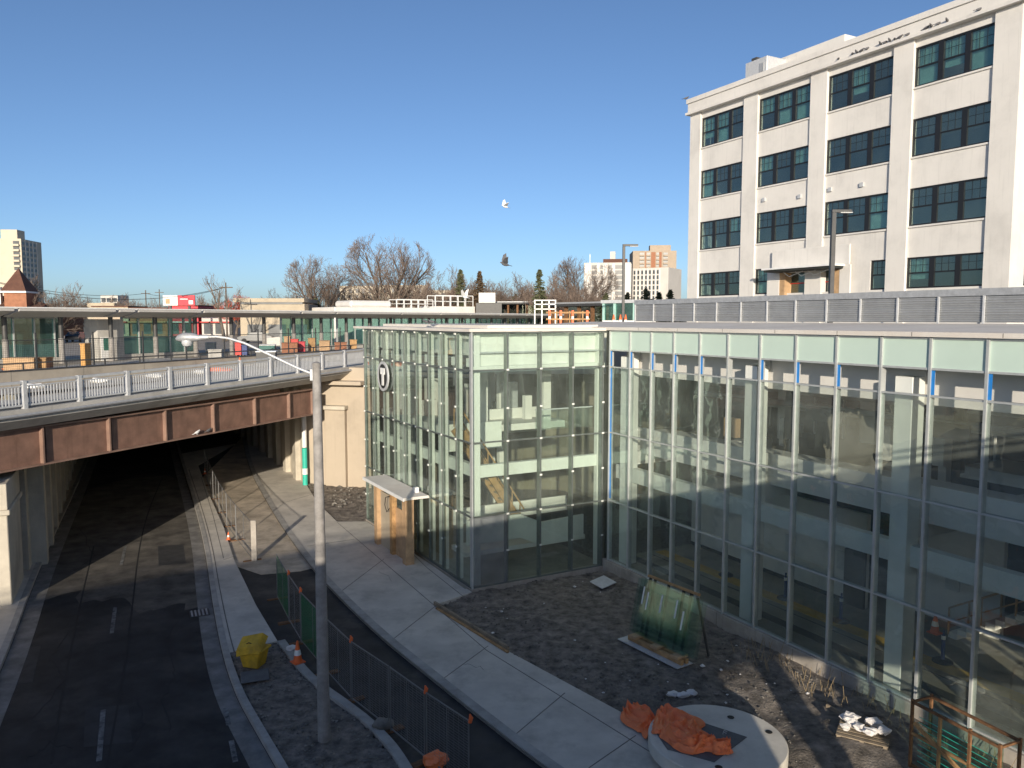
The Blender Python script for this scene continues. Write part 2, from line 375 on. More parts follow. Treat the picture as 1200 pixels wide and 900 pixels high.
# new lane and main walkway
S2=smoothline([(-26,75)]+PL([(296,548),(320,590),(343,625),(372,663),(400,693),(453,743),(500,780),(560,827),(655,900)])+[(3.5,15.5),(6,12)],2)
s=MB(); s.prism([(-24.5,68)]+e1[1:]+k2[1:]+S2[::-1],-.12,-.06); st(s,'lane',M['newasphalt'])
da=smoothline([(-24.5,68)]+PL([(236,560),(244,578),(262,618),(276,662),(306,672),(352,668),(372,663)])+PL([(372,663),(343,625),(320,590),(296,548)])+[(-26,75)],0)
s=MB(); s.prism(da,-.06,-.052); st(s,'dirt_track',M['dirt'])
Wr=[(-22,75)]+PL([(357,565),(372,590),(395,612),(430,612),(553,695),(510,710),(595,764),(735,840),(850,907)])+[(9,11)]
Wl=offs(S2,-.3)
s=MB(); s.prism(Wl+Wr[::-1],-.12,.04); st(s,'walkway',M['walk'])
s=MB(); s.ribbon(S2,-.3,0,-.13,.055); st(s,'kerb',M['kerb'])
s=MB(); s.ribbon(Wl,-.05,-.02,.04,.046)
def jl(p,q,w=.025): s.obox(G(*p,.04),G(*q,.04),w,.041,.047)
for p,q in (((395,612),(570,762)),((570,762),(800,905)),((360,640),(415,632)),((400,693),(450,655)),((462,748),(512,709)),((520,795),(572,757)),((605,860),(662,812)),((690,900),(745,862)),((380,575),(330,590)),((445,612),(500,665)),((500,665),(548,703))): jl(p,q)
st(s,'walkway_joint',M['joint'])
s=MB(); rn_=random.Random(8)
for q in (((445,668),(462,684)),((545,778),(572,784))):
    l=[]
    for a,b in zip(q,q[1:]):
        for k in range(6): f=k/6; l.append((a[0]+(b[0]-a[0])*f+rn_.uniform(-2,2),a[1]+(b[1]-a[1])*f+rn_.uniform(-2,2)))
    s.ribbon(PL(l,.04),-.005,.005,.04,.0445)
st(s,'walkway_crack',M['joint'])
court=[G(553,695),(4.35,33.6),(18.5,7),(6,11)]+PL([(850,907),(735,840),(595,764),(510,710)])
def mound(x,y):
    d=math.hypot(x-10.2,y-19.5); return .15*math.exp(-d*d/6)+.10*math.exp(-((x-3.5)**2+(y-27)**2)/8)
soil(court,'soil_courtyard',M['soil'],-.02,.13,.14,mound)
stones(court,9000,'courtyard_gravel',.012,.07,M['stone'],0,5,.13)
stones(court,90,'courtyard_rubble',.04,.13,M['pinkwhite'],0,11,.13)
sp=PL([(357,565),(427,570),(432,612),(395,612)])
soil([(-14,51.9),(-7,50),(-7.5,41.5)]+PL([(430,612),(395,612),(372,590)]),'soil_patch',M['soil'],.0,.15)
stones([(-14,51.9),(-7,50),(-7.5,44),(-10,44)],200,'patch_gravel',.04,.2,M['stone'],0,8,.1)
# low slab by the pavilion corner
# left hand path beyond the road
s=MB(); q=offs(roadL,.22)
s.prism(q+[(-62,100),(-30,30),(-30,12),(-20,2)],-.12,.04); st(s,'path',M['walk'])
# ================= plateau (upper street level) =================
ZP=7.75
tr=[(-14,51.9),(-14-.4726*90,51.9+.8813*90)]
tl=[(-21.3,33.2),(-21.3-.45*120,33.2+.893*120)]
s=MB(); s.prism([tr[0],(-7,50.2),(3,50),(12.8,38.4),(19,27),(27,12),(60,-60),(3500,-60),(3500,5000),(-900,5000),tr[1]],-.1,ZP); st(s,'terrain',M['grass'])
s=MB(); s.prism([tl[0],(-26,34),(-70,20),(-400,-60),(-3500,-60),(-3500,5000),(-1000,5000),tl[1]],-.1,ZP); st(s,'terrain',M['grass'])
# retaining walls facing the underpass and the pavilion
s=MB(); s.obox((-14,51.75),(-6.6,49.9),.5,-.1,7.85,0); w=T('retaining_wall','cream concrete retaining wall between brown girder bridge and glass pavilion','wall')
s.build('wall_face',M['cream'],w)
s=MB(); s.obox((-12.3,50.9),(-10.9,50.55),.35,-.1,5.1,0); s.build('pilaster',M['cream'],w,bevel=.02)
s=MB(); s.obox((-12.6,50.85),(-10.8,50.45),.7,5.1,5.35,0); s.build('ledge',M['pier'],w,bevel=.03)
s=MB(); s.obox((-12.0,50.6),(-9.6,50.0),.9,6.75,7.0,0); s.build('bearing_shelf',M['cream'],w,bevel=.03)
s=MB(); s.obox(tr[0],(tr[0][0]-.4726*60,tr[0][1]+.8813*60),.3,-.1,7,0)
for k in range(14):
    a=(tr[0][0]-.4726*(k*3.2+.6)-.1,tr[0][1]+.8813*(k*3.2+.6)); s.obox(a,(a[0]-.4726*.9,a[1]+.8813*.9),.8,-.1,7,0)
s.build('abutment_side',M['pier'],w)
# drain pipe on the abutment
t=T('drain_pipe','white and turquoise vertical drain pipe on the concrete abutment under the bridge','pipe')
x,y=G(357,568); 
x+=.1;y-=.2
MB().tube([(x,y,2.55),(x,y,5.0)],.16,12).build('upper_pipe',M['whitep'],t,True)
MB().tube([(x,y,.0),(x,y,.75)],.17,12).build('lower_pipe',M['teal'],t,True)
MB().tube([(x,y,.75),(x,y,1.15)],.19,12).build('pipe_band',M['whitep'],t,True)
MB().tube([(x,y,1.15),(x,y,2.5)],.17,12).build('middle_pipe',M['teal'],t,True)
# left pier and its wall
t=T('bridge_pier','weathered cream concrete bridge pier with ledge beside the dark road','pier',(-19.25,29.1,0),R(26))
MB().box(-6,0,0,3.6,-.1,3.55).build('pier_shaft',M['pier'],t,bevel=.03)
MB().box(-6.1,.1,-.1,3.7,3.55,3.75).build('pier_ledge',M['pier'],t,bevel=.03)
MB().box(-6,.02,-.02,3.6,3.75,4.75).build('pier_head',M['pier'],t,bevel=.02)
MB().box(-1.4,-.3,.1,1.1,4.75,4.85).build('bearing_plate',M['galv'],t)
MB().box(-1.15,-.5,.2,.9,4.85,5.0).build('bearing',M['darkmetal'],t)
s=MB(); s.obox(tl[0],tl[1],.3,-.1,7.2,0)
for k in range(16):
    a=(tl[0][0]-.45*(k*3.3+1.2)+.35,tl[0][1]+.893*(k*3.3+1.2)); s.obox(a,(a[0]-.45*.8,a[1]+.893*.8),.9,-.1,7.2,0)
w=s.build('underpass_wall',M['pier'],label='dark ribbed concrete wall of the underpass beyond the pier',cat='wall')
# ================= girder bridge =================
U=(.375,.927); N_=(-.927,.375)     # along the bridge, away from the camera
def bp(u,n,z): return (-19.96+U[0]*u+N_[0]*n, 29.88+U[1]*u+N_[1]*n, z)
bz=lambda u: 7.5+.35*max(0,min(1.3,u/19.7))
br=T('road_bridge','long road bridge with brown steel plate girder over the underpass','bridge',bp(0,0,0),math.atan2(U[1],U[0]))
ub=[-11,-7.8,-4.6,-1.4,1.8,5.0,8.2,11.4,14.6,17.6,19.9]
def lb(): return MB()
# local frame: x along the bridge, y away from the camera
Lb=19.9
s=lb(); s.box(-12,Lb,.1,.16,5.1,6.6); s.build('girder_web',M['brown'],br)
for z in(5.03,6.6):
    lb().box(-12,Lb,-.12,.38,z,z+.07).build('girder_flange',M['brownd'],br)
for u in ub:
    s=lb(); s.box(u-.035,u+.035,-.1,.1,5.1,6.6); s.box(u+.22,u+.24,.04,.1,5.1,6.6)
    s.build('girder_stiffener',M['brownd'],br)
for k in range(1,7):
    y=2.6*k; s=lb(); s.box(-12,Lb+.2,y,y+.06,5.4,6.6); s.box(-12,Lb+.2,y-.15,y+.2,5.33,5.4); s.build('inner_girder',M['brown'],br)
# deck slab with sloped overhang
s=lb(); n=24; vs=[]
prof=[(-.85,-.42),(-.85,0.0),(19,0.0),(19,-.9),(.3,-.88),(.1,-.86),(-.35,-.8)]
for i in range(n+1):
    u=-14+ (Lb+6.5+14)*i/n; z=bz(u)
    for y,dz in prof: vs.append((u,y,z+dz))
m=len(prof); fs=[(i*m+k,i*m+(k+1)%m,(i+1)*m+(k+1)%m,(i+1)*m+k) for i in range(n) for k in range(m)]+[tuple(range(m)),tuple(n*m+k for k in range(m-1,-1,-1))]
s.add(vs,fs); s.build('deck_slab',M['edgec'],br)
s=lb(); s.tube([(u,-.98,bz(u)-.22) for u in range(-14,25,2)],.07,8); s.build('conduit',M['galv'],br,True)
# parapet railing: posts, rails and bars in panels
posts=[-13.9+2.42*k for k in range(17)]
for i,u in enumerate(posts):
    s=lb(); s.box(u-.08,u+.08,-.82,-.64,bz(u)-.02,bz(u)+1.1); s.build('railing_post',M['galvlight'],br)
for a,b in zip(posts,posts[1:]):
    s=lb(); zz=(bz(a),bz(b)); s.obox((a+.09,-.73),(b-.09,-.73),.12,(zz[0]+.98,zz[1]+.98),(zz[0]+1.08,zz[1]+1.08)); s.obox((a+.09,-.73),(b-.09,-.73),.06,(zz[0]+.1,zz[1]+.1),(zz[0]+.17,zz[1]+.17))
    s.obox((a+.09,-.73),(b-.09,-.73),.05,(zz[0]+.86,zz[1]+.86),(zz[0]+.9,zz[1]+.9))
    for k in range(1,17):
        u=a+.09+(b-a-.18)*k/17; s.box(u-.022,u+.022,-.75,-.71,bz(u)+.15,bz(u)+.88)
    s.build('railing_panel',M['galvlight'],br)
# low lip between the railing and the deck
lb().box(-14,26,-.5,-.3,7.5,7.7).build('deck_kerb',M['kerb'],br)
# soffit pipe brace
# deck continues beyond the bridge as street level
s=MB(); s.prism([bp(-14,17,0)[:2],bp(24,17,0)[:2],(-7,75),(-40,150),(-110,150),(-70,60)],6.6,ZP+.01); st(s,'street',M['deckc'])
s=MB(); s.prism([bp(-14,3,0)[:2],bp(25,3,0)[:2],bp(30,17,0)[:2],(0,90),(10,140),(-110,180),(-70,40)],ZP+.012,ZP+.03); st(s,'plaza',M['deckc'])
# ================= overpass behind the camera: the photographer's bridge =================
t=T('rail_overpass','concrete rail overpass with solid parapet carrying the viewpoint','bridge',(0,-1.5,0),math.atan2(.58,.815))
MB().box(-60,60,-3.2,-.0,5.5,9.6).build('deck_beam',M['pier'],t)
MB().box(-60,60,-.25,.0,9.6,10.45).build('parapet',M['pier'],t)
for z in(10.66,10.85): MB().box(-60,60,-.15,-.09,z,z+.06).build('hand_rail',M['galv'],t)
for u in range(-20,40,2): MB().box(u,u+.06,-.15,-.09,10.45,10.86).build('rail_post',M['galv'],t)
MB().box(-60,6.5,-1.0,-.05,-.1,5.5).build('abutment',M['pier'],t)  # runs solid across the road, added out of view to keep the road shadowed
for a,b in((8.77,9.4),(11.2,11.6),(13.2,13.5),(15.2,15.5),(17,17.4)): MB().box(a,b,-.6,-.05,-.1,5.5).build('column',M['pier'],t)
MB().box(19,60,-3.2,-.3,-.1,5.5).build('abutment',M['pier'],t)
# ================= camera, sun, sky =================
cam=bpy.data.cameras.new('camera'); co=bpy.data.objects.new('camera',cam); COL.objects.link(co); SC.camera=co
cam.sensor_width=36; cam.lens=36*F/1200; cam.clip_end=12000; cam.clip_start=.05
co.location=(0,0,EYE); co.rotation_euler=(math.pi/2-PT,0,0)
SUN_EL=12.8; SUN_HEAD=1.5   # light travels towards this heading
sun=bpy.data.lights.new('sun','SUN'); sun.energy=5.0; sun.angle=R(.5); sun.color=(1,.885,.72)
so=bpy.data.objects.new('sun',sun); COL.objects.link(so)
d=Vector((math.sin(R(SUN_HEAD))*math.cos(R(SUN_EL)),math.cos(R(SUN_HEAD))*math.cos(R(SUN_EL)),-math.sin(R(SUN_EL))))
so.rotation_euler=d.to_track_quat('-Z','Y').to_euler(); so.location=(0,-50,60)
w=bpy.data.worlds.new('World'); SC.world=w; w.use_nodes=True; nt=w.node_tree
sk=nt.nodes.new('ShaderNodeTexSky'); sk.sky_type='NISHITA'; sk.sun_disc=False; sk.sun_elevation=R(SUN_EL); sk.sun_rotation=R(180+SUN_HEAD)
sk.air_density=.65; sk.dust_density=1.0; sk.ozone_density=2.9; sk.altitude=100
bg=nt.nodes['Background']; bg.inputs[1].default_value=.133; nt.links.new(sk.outputs[0],bg.inputs[0])
vs_=SC.view_settings; vs_.view_transform='Standard'; vs_.look='None'; vs_.exposure=.14; vs_.gamma=1; vs_.use_curve_mapping=False
SC.cycles.transparent_max_bounces=24; SC.cycles.max_bounces=8
# ================= platform hall (long glass building) =================
HR=math.atan2(-DA[1],-DA[0]); K0=(4.25,33.5)
hall=T('platform_hall','long glazed station hall with white columns and blue taped mullions','building',(*K0,0),HR)
MU=[0,1.42,2.82,4.2,5.66,7.1,8.6,10.1,11.63,13.13,14.6,16.1,17.6,19.1,20.6,22.1,23.6]
s=MB(); s.box(-.3,24,-.12,.3,-.2,.42); s.build('plinth',M['plinth'],hall,bevel=.015)
for t in (3.4,6.9,10.4,13.9,17.4): MB().box(t,t+.02,-.124,-.12,-.1,.4).build('plinth_joint',M['joint'],hall)
ZR=[.46,3.1,6.1,8.95,9.68,10.5]
for i,t in enumerate(MU):
    MB().box(t-.035,t+.035,-.06,.16,.42,10.5).build('mullion',M['alum'],hall)
for z in ZR[:-1]+[10.5]:
    h=.05 if z<9 else .06
    s=MB()
    for a,b in zip(MU,MU[1:]): s.box(a+.035,b-.035,-.035,.12,z-h/2,z+h/2)
    s.build('transom',M['alum'],hall)
for a,b in zip(MU[:14],MU[1:15]):
    for z0,z1 in zip(ZR[:3],ZR[1:4]): MB().box(a+.036,b-.036,.0,.02,z0+.026,z1-.026).build('glass_panel',M['hallglass'],hall)
for a,b in zip(MU,MU[1:]):
    MB().box(a+.036,b-.036,.0,.03,ZR[4]+.03,ZR[5]-.03).build('spandrel_panel',M['spandrel'],hall)
for i in (0,1,2,3,4,6,7,8,10,11): MB().box(MU[i]+.036,MU[i]+.13,-.012,-.004,8.99,9.64).build('blue_film_strip',M['blue'],hall)
MB().box(.04,.13,-.012,-.004,3.2,8.9).build('blue_film_strip',M['blue'],hall)
# roof
s=MB(); prof=[(-.14,10.53),(-.14,10.66),(.25,10.68),(4.3,10.86),(4.3,10.5),(9.5,10.5),(9.5,10.4),(.2,10.4),(.2,10.53)]
def extr(s,prof,x0,x1):
    n=len(prof); return s.add([(x0,y,z) for y,z in prof]+[(x1,y,z) for y,z in prof],[tuple(range(n)),tuple(range(2*n-1,n-1,-1))]+[(i,(i+1)%n,n+(i+1)%n,n+i) for i in range(n)])
extr(s,prof,-8.2,24); s.build('roof',M['roofm'],hall)
s=MB()
for k in range(11): s.box(-.3+2.4*k,-.285+2.4*k,-.145,-.14,10.54,10.655)
s.build('roof_edge_joint',M['joint'],hall)
# louvred plant screen on the roof
sc=T('louvre_screen','long grey louvred screen standing on the pale hall roof','screen',(K0[0]+DB[0]*4.4,K0[1]+DB[1]*4.4,0),HR)
MB().box(-4.1,26,.02,.1,10.9,11.72).build('louvre_panel',M['louvre'],sc)
s=MB(); 
for k in range(11): s.box(-4.1,26,-.0,.03,10.93+k*.073,10.945+k*.073)
s.build('louvre_slats',M['galv'],sc)
MB().box(-4.15,26,-.04,.16,11.72,11.94).build('top_cap',M['galv'],sc)
for k in range(21): MB().box(-4.1+1.45*k,-4.04+1.45*k,-.05,-.0,10.86,11.72).build('screen_post',M['galvlight'],sc)
# interior of the hall
MB().box(-.2,24,.3,9,.2,.4).build('floor',M['floorc'],hall)
s=MB(); s.box(0,24,2.6,3.2,.401,.412); s.build('tactile_strip',M['tactile'],hall)
s=MB(); s.box(0,24,1.0,1.45,.401,.409); s.box(0,24,2.2,2.26,.401,.409); s.build('floor_channel',M['dark'],hall)
MB().box(-.2,9.2,4.9,5.1,.4,3.9).build('inner_wall',M['drywall'],hall)
MB().box(-.2,9.2,4.86,4.9,.4,.55).build('skirting',M['dark'],hall)
MB().box(9.9,13.2,6.4,6.6,.4,3.9).build('inner_wall',M['drywall'],hall)
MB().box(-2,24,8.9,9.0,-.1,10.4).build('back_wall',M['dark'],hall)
for t in (0.35,7.6,13.35,19.1):
    MB().box(t,t+.55,.3,.85,.4,9.4).build('column',M['whiteb'],hall,bevel=.015)
    MB().box(t+.03,t+.5,.85,8.9,4.75,5.3).build('cross_beam',M['drywall'],hall)
    MB().box(t+.03,t+.5,.95,8.9,9.2,9.9).build('roof_beam',M['drywall'],hall)
for t in (3.4,10.3,16.3): 
    MB().box(t,t+.3,7.2,7.5,.4,9.4).build('rear_column',M['drywall'],hall)
    MB().box(t+.8,t+1.2,5.6,6.0,6.0,9.4).build('rear_column',M['drywall'],hall)
MB().box(-.2,24,.5,.82,4.02,4.62).build('long_beam',M['whiteb'],hall)
MB().box(-.2,24,1.15,1.3,5.2,6.3).build('mezzanine_edge',M['drywall'],hall)
MB().box(-.2,24,1.3,3.4,5.7,6.0).build('mezzanine_floor',M['drywall'],hall)
MB().box(11.6,24,6.4,8.9,5.6,6.0).build('mezzanine_floor',M['drywall'],hall)
MB().box(-.2,24,1.0,1.15,8.6,10.4).build('bulkhead',M['drywall'],hall)
s=MB()
for k in range(16):
    t=.6+1.5*k; s.box(t,t+.07,8.5,8.6,5.9,9.4)
s.build('rear_glazing_bars',M['alum'],hall)
for k in range(9):
    t=1.2+2.6*k; MB().box(t,t+.06,8.3,8.36,6.0,7.0).build('balustrade_post',M['drywall'],hall)
MB().box(-.2,24,8.25,8.4,6.9,7.0).build('balustrade_rail',M['drywall'],hall)
# clutter on the mezzanine and below (ducts, ladders, boards)
rn=random.Random(4)
for k in range(12):
    t=rn.uniform(.5,22); y=rn.uniform(3.8,8.0); h=rn.uniform(.4,2.2)
    MB().box(t,t+rn.uniform(.1,.9),y,y+rn.uniform(.05,.4),6.0,6.0+h).build('stored_board',M[rn.choice(['drywall','ply','dark','galv'])],hall)
for k in range(3):
    z=7.6+.4*k; MB().tube([(-.2,5+k,z),(24,5+k,z)],.12,8).build('service_pipe',M['galv'],hall,True)
for k in range(9):
    MB().box(1.2+2.5*k,2.6+2.5*k,4.2,4.32,8.75,8.85).build('light_fixture',M['whitep'],hall)
    MB().box(2.0+2.5*k,3.2+2.5*k,2.6,2.72,5.55,5.65).build('light_fixture',M['whitep'],hall)
for k in range(4): MB().box(3.0+4.5*k,4.6+4.5*k,3.5,3.6,7.3,7.8).build('hanging_sign',M['darkmetal'],hall)
for t,w_ in ((5.5,4.84),(8.0,4.84),(11.3,6.34)): MB().box(t,t+.5,w_,w_+.04,1.6,2.3).build('wall_box',M['galvlight'],hall)
# stair going up at the near end
s=MB()
for k in range(14): s.box(12.2+.3*k,12.5+.3*k,5.2,6.3,.4+.19*k,.58+.19*k)
s.build('stair_flight',M['drywall'],hall)
s=MB()
for y in(5.2,6.3):
    s.bar((12.2,y,1.4),(16.4,y,4.1),.06); s.bar((12.2,y,.9),(16.4,y,3.6),.04)
    for k in range(5): s.bar((12.2+k*1.05,y,.5+k*.67),(12.2+k*1.05,y,1.4+k*.67),.05)
s.build('stair_railing',M['wood'],hall)
MB().box(8.4,9.25,4.75,4.88,.41,2.5).build('service_door',M['darkmetal'],hall)
def Hp(t,w,z=0): return (K0[0]-DA[0]*t+DB[0]*w,K0[1]-DA[1]*t+DB[1]*w,z)
def bollard(pos,lab):
    t=T('floor_bollard',lab,'bollard',pos,HR,'blue posts on the hall floor')
    s=MB(); s._lathe([(.3,0),(.3,.04),(.2,.09),(.0,.09)],20); s.build('base',M['blackp'],t,True)
    s=MB(); s._lathe([(.06,.05),(.055,.85),(.0,.9)],14); s.build('post',M['navy'],t,True)
    s=MB(); s._lathe([(.064,.72),(.064,.84)],14); s.build('reflective_band',M['whitep'],t,True)
    s=MB(); s._lathe([(.03,.88),(.035,1.0),(0,1.02)],10); s.build('knob',M['navy'],t,True)
bollard(Hp(4.0,3.1,.41),'blue floor post in the hall directly behind the leaning glass sheets')
bollard(Hp(7.1,3.15,.41),'blue floor post in the hall just past the second white column')
bollard(Hp(9.6,3.15,.41),'blue floor post in the hall midway between the two big white columns')
bollard(Hp(13.3,3.2,.41),'blue floor post in the hall next to the orange traffic cone')
def cone(pos,lab,mtl='orange',sc=1.,name='traffic_cone',grp='traffic cones'):
    t=T(name,lab,'traffic cone',pos,random.uniform(0,1.5),grp); t.scale=(sc,)*3
    MB().box(-.19,.19,-.19,.19,0,.035).build('base',M[mtl],t,bevel=.012)
    s=MB(); s._lathe([(.145,.03),(.03,.7),(.0,.71)],18); s.build('cone_body',M[mtl],t,True)
    s=MB(); s._lathe([(.114,.25),(.084,.42)],18); s.build('reflective_collar',M['whitep'],t,True)
    return t
cone(Hp(11.8,5.1,.41),'orange traffic cone on the hall floor below the stair','orange',1.0)
# ================= entrance pavilion (glass corner block) =================
C1=(-1.6,30.68); PR=hd
pav=T('entrance_pavilion','tall clear glass entrance pavilion with white steel frame at the courtyard','building',(*C1,0),PR)
def loc(x,y):
    dx,dy=x-C1[0],y-C1[1]; return (dx*math.cos(PR)+dy*math.sin(PR),-dx*math.sin(PR)+dy*math.cos(PR))
lh=R(29.7)
def LF(d,w=0,z=0):
    x=C1[0]-math.sin(lh)*d+math.cos(lh)*w; y=C1[1]+math.cos(lh)*d+math.sin(lh)*w; a=loc(x,y); return (a[0],a[1],z)
FX=[0,1.6,3.17,4.75,6.3,6.68]; LD=[0,1.42,2.84,4.27,5.7,7.1,8.53,9.95,11.4,12.8]
ZP3=[.12,3.03,6.05,8.96,10.46]
MB().box(-.02,6.7,-.05,.3,-.2,.1).build('plinth',M['plinth'],pav)
s=MB(); s.obox(LF(-.02,.1)[:2],LF(12.9,.1)[:2],.3,-.2,.08); s.build('plinth',M['plinth'],pav)
for i,x in enumerate(FX):
    MB().box(x-.03,x+.03,-.035 if i else -.04,.14,.1,10.5).build('mullion',M['alum' if i in(0,) else 'mullion'],pav)
for d in LD[1:]:
    s=MB(); s.obox(LF(d-.03,.05)[:2],LF(d+.03,.05)[:2],.16,.08,10.5); s.build('mullion',M['mullion'],pav)
for z in ZP3:
    MB().box(.03,6.67,-.02,.05,z-.03,z+.03).build('transom',M['mullion'],pav)
    s=MB(); s.obox(LF(.04,.0)[:2],LF(12.8,.0)[:2],.07,z-.03,z+.03); s.build('transom',M['mullion'],pav)
for a,b in zip(FX,FX[1:]):
    for k in range(4):
        if k==0 and a==0: continue
        MB().box(a+.032,b-.032,.0,.02,ZP3[k]+.032,ZP3[k+1]-.032).build('glass_panel',M['glass'] if k<3 else M['spandrelc'] if 'spandrelc' in M else M['glass'],pav)
for a,b in zip(LD,LD[1:]):
    for k in range(4):
        s=MB(); s.obox(LF(a+.032,.02)[:2],LF(b-.032,.02)[:2],.02,ZP3[k]+.032,ZP3[k+1]-.032); s.build('glass_panel',M['glass'],pav)
# protective film over the corner panel
MB().box(.035,1.565,-.03,.0,.14,3.0).build('protective_sheet',M['film'] if 'film' in M else M['mat'],pav,label='dull grey film covered corner panel')
# clamps where glass meets
s=MB()
for x in FX[1:5]:
    for z in (1.5,3.03,4.5,6.05,7.4,8.96): MB().box(x-.055,x+.055,-.06,-.036,z-.035,z+.035).build('glass_clamp',M['whiteb'],pav)
for d in LD[1:]:
    for z in (1.5,3.03,4.5,6.05,7.4,8.96,10.4):
        a=LF(d,-.045); MB().box(a[0]-.03,a[0]+.02,a[1]-.05,a[1]+.05,z-.035,z+.035).build('glass_clamp',M['whiteb'],pav)
# roof
rp=[(-.14,-.12),(6.72,-.12),(6.72,14.2),LF(14.2,-.14)[:2],LF(12.9,-.14)[:2]]
MB().prism(rp,10.5,10.62).build('roof',M['roofm'],pav)
MB().prism([(1.2,1.0),(6.7,1.0),(6.7,13),(.8,13)],10.62,10.75).build('roof_upstand',M['roofm'],pav)
# interior frame
def col(p,w=.26,z0=0,z1=10.4,m='whiteb',nm='column'): MB().box(p[0]-w/2,p[0]+w/2,p[1]-w/2,p[1]+w/2,z0,z1).build(nm,M[m],pav)
col((.38,.42)); col((6.35,.42),.24)
for d in (3.6,7.9,12.2): col(LF(d,.35))
for d in LD[1:-1]:
    s=MB(); s.obox(LF(d-.02,.2)[:2],LF(d+.02,.2)[:2],.16,.1,10.4); s.build('glass_fin',M['whiteb'],pav)
for x in FX[1:5]: MB().box(x-.03,x+.03,.14,.26,.1,10.4).build('glass_fin',M['mullion'],pav)
MB().box(.5,6.3,.35,.6,4.55,5.05).build('ring_beam',M['whiteb'],pav)
s=MB(); s.obox(LF(.6,.45)[:2],LF(12.7,.45)[:2],.25,4.55,5.05); s.build('ring_beam',M['whiteb'],pav)
MB().box(.2,6.6,.3,.5,8.85,9.1).build('head_beam',M['whiteb'],pav)
MB().box(.2,6.6,.55,.7,9.1,10.4).build('parapet_lining',M['whiteb'],pav)
MB().box(.2,6.6,.3,.5,9.62,9.68).build('head_beam',M['galvlight'],pav)
s=MB(); s.obox(LF(.5,.6)[:2],LF(12.7,.6)[:2],.12,9.5,10.4); s.build('parapet_lining',M['whiteb'],pav)
s=MB()
for d in LD[:-1]: s.obox(LF(d+.75,.45)[:2],LF(d+1.2,.45)[:2],.2,9.05,9.4)
s.build('lining_brackets',M['whiteb'],pav)
MB().box(.2,6.6,.9,12.6,10.2,10.35).build('ceiling',M['drywall'],pav)
MB().box(-.2,6.6,.3,12.6,-.1,.06).build('floor',M['floorc'],pav)
MB().box(.4,3.0,3.2,3.4,5.2,6.4).build('landing_edge',M['whiteb'],pav)
MB().box(.4,6.5,3.4,12.4,5.9,6.2).build('upper_floor',M['drywall'],pav)
MB().box(3.2,6.5,5.2,5.35,5.5,6.7).build('landing_edge',M['drywall'],pav)
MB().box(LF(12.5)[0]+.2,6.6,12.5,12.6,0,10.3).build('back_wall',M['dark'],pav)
for x,y in ((2.5,4.2),(4.4,6.0),(3.3,8.8),(5.6,9.4),(1.0,9.2),(5.4,3.4)): col((x,y),.4 if y<5 else .3,0 if y>5 else 5.9,10.2,'drywall','inner_column')
for x in (1.2,2.2,3.6,4.7,5.9): col((x,11.5),.12,0,10.2,'galvlight','inner_mullion')
# zig-zag stair balustrade seen low behind the front glass
s=MB()
zz=[(.45,1.5,1.45),(3.0,1.5,1.45),(4.1,1.5,.95),(6.3,1.5,1.05)]
for a,b in zip(zz,zz[1:]): s.obox(a[:2],b[:2],.14,(a[2],b[2]),(a[2]+1.05,b[2]+1.05))
s.build('stair_balustrade',M['whiteb'],pav)
s=MB(); s.obox((.45,2.9),(6.3,2.9),.12,2.0,2.7); s.build('stair_balustrade',M['drywall'],pav)
MB().box(.4,6.5,1.6,3.0,.9,1.1).build('stair_landing',M['drywall'],pav)
# escalator truss and scaffold timbers
s=MB()
for y in(2.2,3.1):
    s.bar((.6,y,6.2),(3.6,y,1.6),.14,.3); s.bar((.6,y,7.1),(3.6,y,2.5),.06)
    for k in range(8): s.bar((.6+.4*k,y,6.3-.61*k),(.6+.4*k,y,7.1-.61*k),.04)
s.build('stair_stringer',M['wood'],pav)
s=MB()
for k in range(14): s.box(.7+.2*k,.95+.2*k,2.2,3.1,6.0-.31*k,6.06-.31*k)
s.build('stair_treads',M['woodg'],pav)
s=MB()
for k in range(7): a=LF(3+k*1.3,1.6); s.bar((a[0],a[1],.1),(a[0],a[1],4.2),.08); 
a,b=LF(2.5,1.7,1.2),LF(9,1.7,4.2); s.bar(a,b,.2,.35); a,b=LF(2.5,2.5,4.4),LF(10,2.5,1.0); s.bar(a,b,.16,.3)
s.build('scaffold_timber',M['woodg'],pav)
rn=random.Random(9)
for k in range(10):
    x=rn.uniform(.6,5.6);y=rn.uniform(4.2,11); MB().box(x,x+rn.uniform(.1,.8),y,y+.3,6.2,6.2+rn.uniform(.5,1.8)).build('stored_board',M[rn.choice(['drywall','ply','dark','galv'])],pav)
MB().box(3.4,6.3,.8,.83,6.25,7.1).build('glass_balustrade',M['glass'],pav)
MB().box(3.4,6.3,.78,.88,7.1,7.15).build('balustrade_rail',M['galvlight'],pav)
# joint to the hall
MB().box(6.72,6.86,.1,.35,0,10.5).build('corner_gasket',M['blackp'],pav)
